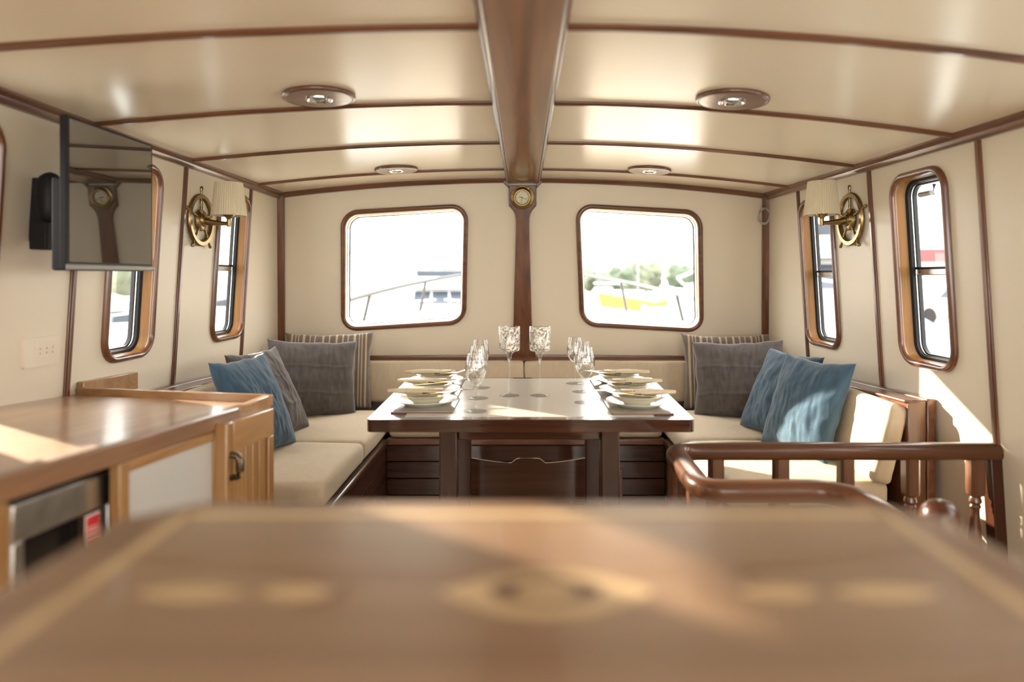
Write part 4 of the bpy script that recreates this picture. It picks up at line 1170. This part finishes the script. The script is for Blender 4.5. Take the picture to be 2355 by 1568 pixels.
def yacht(label, loc, rz, L=14, W=4.4, hull_h=1.7, tall=1.0, flip=1):
    """flybridge motor yacht, bow along -y of its own frame"""
    e = thing('motor_yacht', label, 'boat', loc)
    def ring(y, w, z0, z1, flare): return [(-w, y, z1), (-w * flare, y, z0), (w * flare, y, z0), (w, y, z1)]
    st = [(-L * .5, .05, .25), (-L * .42, .45, .12), (-L * .3, .78, .0), (-L * .1, .98, -.04), (L * .2, 1.0, -.06), (L * .5, .95, -.06)]
    MB().loft([ring(y, W / 2 * w, 0.0, hull_h * (1 + f), .62) for y, w, f in st]).build('hull', GEL, e, local=True, smooth=30)
    H = hull_h
    MB().loft([[(-W * .40, -L * .18, H), (W * .40, -L * .18, H), (W * .42, L * .42, H), (-W * .42, L * .42, H)],
               [(-W * .34, -L * .06, H + 1.25), (W * .34, -L * .06, H + 1.25), (W * .38, L * .42, H + 1.25), (-W * .38, L * .42, H + 1.25)]]).build('deckhouse', GEL, e, local=True)
    for k in range(3):
        x0 = -W * .36 + k * W * .245; x1 = x0 + W * .225
        t0, t1 = 0.28, 0.86
        p = lambda x, t: (x * (1 - 0.13 * t), -L * .18 + L * .12 * t - 0.03, H + 1.25 * t)
        MB().add([p(x0, t0), p(x1, t0), p(x1, t1), p(x0, t1)] + [(a, b + 0.05, c) for a, b, c in (p(x0, t0), p(x1, t0), p(x1, t1), p(x0, t1))],
                 [(0, 1, 2, 3), (4, 5, 6, 7), (0, 1, 5, 4), (1, 2, 6, 5), (2, 3, 7, 6), (3, 0, 4, 7)]).build('windscreen', TINT, e, local=True)
    MB().loft([[(-W * .36, -L * .30, H * 1.02), (W * .36, -L * .30, H * 1.02), (W * .38, -L * .17, H), (-W * .38, -L * .17, H)], [(-W * .30, -L * .23, H + .42), (W * .30, -L * .23, H + .42), (W * .34, -L * .17, H + .46), (-W * .34, -L * .17, H + .46)]]).build('foredeck_skylight', GELGREY, e, local=True)
    for s in (-1, 1):
        MB().box(s * W * .385 - 0.04, s * W * .385 + 0.04, -L * .02, L * .36, H + .42, H + .92).build('side_window', TINT, e, local=True)
    MB().loft([[(-W * .40, -L * .10, H + 1.25), (W * .40, -L * .10, H + 1.25), (W * .40, L * .40, H + 1.25), (-W * .40, L * .40, H + 1.25)],
               [(-W * .36, -L * .05, H + 1.85), (W * .36, -L * .05, H + 1.85), (W * .38, L * .40, H + 1.85), (-W * .38, L * .40, H + 1.85)]]).build('flybridge', GEL, e, local=True)
    MB().box(-W * .30, W * .30, -L * .045, -L * .03, H + 1.85, H + 2.2).build('fly_screen', TINT, e, local=True)
    MB().box(-W * .36, W * .36, -L * .04, L * .20, H + 3.02 * tall, H + 3.16 * tall).build('hardtop', GELGREY, e, local=True, bevel=0.05)
    for s in (-1, 1):
        MB().tube([(s * W * .33, -L * .01, H + 1.8), (s * W * .30, L * .02, H + 3.05 * tall)], 0.05, 8).build('hardtop_post', GEL, e, local=True)
        MB().tube([(s * W * .35, L * .17, H + 1.8), (s * W * .32, L * .15, H + 3.05 * tall)], 0.07, 8).build('hardtop_post', GEL, e, local=True)
    MB().lathe([(0.0, H + 3.72 * tall), (0.16, H + 3.66 * tall), (0.24, H + 3.5 * tall), (0.24, H + 3.3 * tall), (0.10, H + 3.2 * tall), (0.08, H + 3.1 * tall)], 16, Matrix.Translation((flip * 0.1, L * .04, 0))).build('radar_dome', GEL, e, local=True, smooth=50)
    MB().tube([(W * .28, L * .08, H + 3.1 * tall), (W * .30, L * .1, H + 4.3 * tall)], 0.02, 6).build('antenna', GEL, e, local=True)
    for s in (-1, 1):
        MB().tube([(s * W * .05, -L * .49, H * 1.25 + .5), (s * W * .28, -L * .38, H * 1.1 + .55), (s * W * .44, -L * .2, H + .55), (s * W * .47, L * .1, H + .5)], 0.025, 6).build('guard_rail', CHROME, e, local=True)
    e.rotation_euler = (0, 0, rz)
    return e
SEA = -1.32
yacht('white flybridge motor yacht with grey hardtop seen through the left front window', (-3.7, 30.5, SEA), 0.12, L=14, W=4.3, hull_h=1.25, tall=0.74).scale = (0.8, 0.8, 0.8)
yacht('tall white motor yacht close by at the right edge of the right front window', (7.6, 19.5, SEA), -0.55, L=15, W=4.8, hull_h=1.75, tall=0.88)

def sailboat(label, loc, rz, L=9, mast=11, col=None):
    e = thing('sailing_boat', label, 'boat', loc)
    W = L * .3; H = 0.9
    st = [(-L * .5, .04), (-L * .38, .5), (-L * .15, .9), (L * .15, 1.0), (L * .5, .8)]
    MB().loft([[(-W / 2 * w, y, H), (-W / 2 * w * .5, y, 0), (W / 2 * w * .5, y, 0), (W / 2 * w, y, H)] for y, w in st]).build('hull', col or GEL, e, local=True)
    MB().loft([[(-W * .28, -L * .15, H), (W * .28, -L * .15, H), (W * .3, L * .2, H), (-W * .3, L * .2, H)],
               [(-W * .2, -L * .08, H + .4), (W * .2, -L * .08, H + .4), (W * .25, L * .18, H + .4), (-W * .25, L * .18, H + .4)]]).build('coachroof', GEL, e, local=True)
    MB().tube([(0, -L * .05, H), (0, -L * .05, mast)], 0.07, 8).build('mast', GELGREY, e, local=True, smooth=60)
    MB().tube([(0, -L * .05, H + 1.0), (0, L * .38, H + 1.0)], [0.06, 0.05], 8).build('boom', GEL, e, local=True, smooth=60)
    MB().tube([(-W * .35, -L * .05, mast * .62), (W * .35, -L * .05, mast * .62)], 0.03, 6).build('spreader', GELGREY, e, local=True)
    e.rotation_euler = (0, 0, rz)
    return e
sailboat('distant sailing boat whose mast shows in the left front window', (-8.6, 45, SEA), 0.3, mast=7.0)
sailboat('white sailing boat before the trees in the right front window', (9.3, 58, SEA), 1.2, mast=4.9)
ob = thing('work_barge', 'long orange work barge moored below the trees in the right front window', 'boat', (6.3, 42, SEA))
MB().loft([[(-3.2, -1.4, 1.75), (-2.7, -1.2, 0), (-2.7, 1.2, 0), (-3.2, 1.4, 1.75)], [(2.9, -1.4, 1.05), (2.6, -1.2, 0), (2.6, 1.2, 0), (2.9, 1.4, 1.05)], [(4.4, -1.0, 1.3), (3.8, -.6, 0), (3.8, .6, 0), (4.4, 1.0, 1.3)]]).build('hull', ORANGE, ob, local=True)
MB().box(-3.0, -1.6, -.9, .9, 1.4, 2.05).build('cabin', GEL, ob, local=True, bevel=0.05)
ob.rotation_euler = (0, 0, 0.05); ob.scale = (0.58, 0.6, 0.88)

def tree(label, loc, h, w, seed, mat, group):
    e = thing('harbour_tree', label, 'tree', loc, group)
    rnd = random.Random(seed)
    bm = bmesh.new()
    for k in range(9):
        c = Vector((rnd.uniform(-.6, .6) * w, rnd.uniform(-.4, .4) * w, h * rnd.uniform(.42, .85)))
        r = w * rnd.uniform(.42, .62) * (1.15 - c.z / h * .5)
        ret = bmesh.ops.create_icosphere(bm, subdivisions=3, radius=r, matrix=Matrix.Translation(c))
        for v in ret['verts']:
            d = (v.co - c).normalized()
            v.co += d * r * .35 * noise.noise(v.co * (3.0 / w) + Vector((seed, 0, 0))) + d * r * .22 * noise.noise(v.co * (8.0 / w))
    me = bpy.data.meshes.new('crown'); bm.to_mesh(me); bm.free()
    me.materials.append(mat); me.shade_smooth()
    o = bpy.data.objects.new('crown', me); C.objects.link(o); o.parent = e
    MB().tube([(0, 0, 0), (0.1, 0, h * .3), (0, 0, h * .6)], [w * .09, w * .07, w * .04], 8).build('trunk', BARK, e, local=True, smooth=60)
    return e
rt = random.Random(4)
where_t = ['leftmost', 'second from the left', 'third from the left', 'fourth from the left', 'fifth from the left', 'rightmost']
for i in range(6):
    px = 6.0 + i * 3.6
    tree('grey-green shore tree behind the barge in the right front window, %s' % where_t[i], (px, 73 + rt.uniform(-2, 3), SEA + 0.35), rt.uniform(2.7, 3.6), rt.uniform(1.9, 2.5), i * 3.1, LEAF if i % 2 else LEAF2, 'trees on the far shore')
shore = box(2, 60, 70, 95, SEA, SEA + 0.35).build('far_shore', QUAY); tag(shore, 'low far shore under the trees in the right front window', 'shore')

# port side: pontoon boats and trees seen through the left cabin windows
def runabout(label, loc, rz, mat=None, L=6.0, cover=None):
    e = thing('motor_boat', label, 'boat', loc)
    W = L * .36; H = .95
    st = [(-L * .5, .05, .35), (-L * .38, .55, .2), (-L * .2, .88, .08), (L * .1, 1.0, 0), (L * .5, .95, 0)]
    MB().loft([[(-W / 2 * w, y, H + f), (-W / 2 * w * .55, y, 0), (W / 2 * w * .55, y, 0), (W / 2 * w, y, H + f)] for y, w, f in st]).build('hull', mat or GEL, e, local=True)
    if cover:
        MB().loft([[(-W * .46, -L * .2, H), (0, -L * .2, H + .25), (W * .46, -L * .2, H)], [(-W * .5, L * .1, H), (0, L * .1, H + .6), (W * .5, L * .1, H)], [(-W * .46, L * .48, H), (0, L * .48, H + .3), (W * .46, L * .48, H)]]).build('cover', cover, e, local=True)
    else:
        MB().loft([[(-W * .36, -L * .16, H), (W * .36, -L * .16, H), (W * .4, L * .22, H), (-W * .4, L * .22, H)], [(-W * .28, -L * .04, H + .75), (W * .28, -L * .04, H + .75), (W * .34, L * .2, H + .75), (-W * .34, L * .2, H + .75)]]).build('cabin', GEL, e, local=True)
        MB().box(-W * .27, W * .27, -L * .115, -L * .095, H + .25, H + .62).build('windscreen', TINT, e, local=True)
    MB().tube([(-W * .1, -L * .47, H + .75), (-W * .42, -L * .2, H + .5), (-W * .46, 0, H + .45)], .02, 6).build('guard_rail', CHROME, e, local=True)
    e.rotation_euler = (0, 0, rz)
    return e
runabout('white motor boat moored off the left side, seen in the window below the television', (-11.4, 19.4, SEA), 0.9, L=7)
runabout('small white motor boat far off, seen in the window beside the left wheel lamp', (-12.5, 29.0, SEA), 0.5, L=6)
for i, (x, y, h, w) in enumerate(((-20, 31, 5.4, 2.6), (-23, 36, 6.0, 2.8), (-28, 41, 6.6, 3.0))):
    tree('pale bare-looking tree on the left quay, %s' % ('nearest', 'middle', 'farthest')[i], (x, y, SEA + 0.7), h, w, 40 + i * 5, LEAF2, 'trees on the left quay')
qk = box(-70, -16, 26, 120, SEA, SEA + 0.7).build('quay', QUAY); tag(qk, 'concrete quay beyond the boats off the left side', 'quay')

# starboard side: quay with cars, shed, covered boat
q2 = box(13.6, 60, 1.0, 50, SEA, SEA + 0.75).build('quay', QUAY); tag(q2, 'concrete quay with parked cars off the right side', 'quay')
def car(label, loc, rz, mat):
    e = thing('parked_car', label, 'car', loc, 'cars on the quay')
    pr = [(-2.1, .35), (-2.1, .75), (-1.9, .9), (-1.2, .95), (-.6, 1.42), (.9, 1.45), (1.7, .98), (2.1, .85), (2.1, .35)]
    MB().prism(pr, lambda u, v, w: (u, w, v), -.85, .85).build('body', mat, e, local=True, bevel=0.06)
    for s in (-1, 1):
        MB().prism([(-1.0, .97), (-.55, 1.36), (.85, 1.38), (1.4, .99)], lambda u, v, w: (u, s * w, v), .84, .87).build('side_glass', TINT, e, local=True)
        for x in (-1.35, 1.35):
            MB().lathe([(0, -.1), (.30, -.1), (.33, -.06), (.33, .06), (.30, .1), (0, .1)], 16, Matrix.Translation((x, s * .78, .33)) @ Matrix.Rotation(R(90), 4, 'X')).build('wheel', BLACKPLASTIC, e, local=True, smooth=40)
    e.rotation_euler = (0, 0, rz)
for i, (x, y, lab) in enumerate(((15.6, 25.4, 'silver parked car on the right quay, nearest'), (17.6, 28.8, 'white parked car on the right quay, second'), (19.6, 32.2, 'dark parked car on the right quay, third'), (21.6, 35.6, 'silver parked car on the right quay, farthest'))):
    car(lab, (x, y, SEA + 0.75), 0.2, CARPAINT[i % 3])
shd = thing('quay_kiosk', 'pale quay kiosk with a maroon fascia beyond the right cabin windows', 'building', (25.2, 42.5, SEA + .75))
MB().box(-4.5, 4.5, -2.0, 2.0, 0, 2.15).build('wall', STRIPWHITE, shd, local=True)
MB().box(-4.8, 4.8, -2.4, 2.3, 2.6, 3.4).build('fascia', MAROON, shd, local=True)
MB().box(-4.6, 4.6, -2.2, 2.2, 2.15, 2.6).build('sign_band', STRIPWHITE, shd, local=True)
for x in (-3.2, -1.1, 1.1, 3.2):
    MB().box(x - .8, x + .8, -2.06, -1.96, .5, 1.5).build('shop_window', TINT, shd, local=True)
shd.rotation_euler = (0, 0, -0.5)
runabout('motor boat under a blue tarpaulin moored off the right side', (5.25, 8.7, SEA), -0.35, L=5.6, cover=TARP).scale = (1.2, 1.2, 1.25)
for i, (x, y, h, w) in enumerate(((25.5, 33, 4.6, 2.2), (33.5, 38, 5.2, 2.6))):
    tree('olive-green tree behind the parked cars, %s' % ('nearer', 'farther')[i], (x, y, SEA + 0.75), h, w, 70 + 4 * i, LEAF, 'trees on the right quay')

# unseen tug, added so its tall wheelhouse keeps sun off the right front window
tg = thing('added_sun_block_tug', 'unseen white tug added off the port bow, its tall wheelhouse blocking sun from the right front window', 'boat', (-10.65, 13.6, SEA))
MB().loft([[(x, -1.9 * w, 1.7 + f), (x, -1.3 * w, 0), (x, 1.3 * w, 0), (x, 1.9 * w, 1.7 + f)] for x, w, f in ((1.4, .85, 0), (0, 1, 0), (-5, 1, .2), (-8, .6, .5), (-9.5, .05, .9))]).build('hull', GELGREY, tg, local=True)
MB().box(-0.75, 0.9, -0.7, 0.65, 1.7, 8.1).build('wheelhouse', GEL, tg, local=True, bevel=0.05)
MB().box(-0.95, 1.05, -0.85, 0.8, 8.1, 8.25).build('wheelhouse_roof', GELGREY, tg, local=True)
for k in range(2):
    MB().box(-0.6 + k * 0.75, 0.0 + k * 0.75, -0.73, -0.69, 6.8, 7.7).build('wheelhouse_window', TINT, tg, local=True)
MB().box(-6.5, -1.2, -1.0, 1.0, 1.7, 2.6).build('engine_casing', GEL, tg, local=True)
tg.rotation_euler = (0, 0, -0.3)
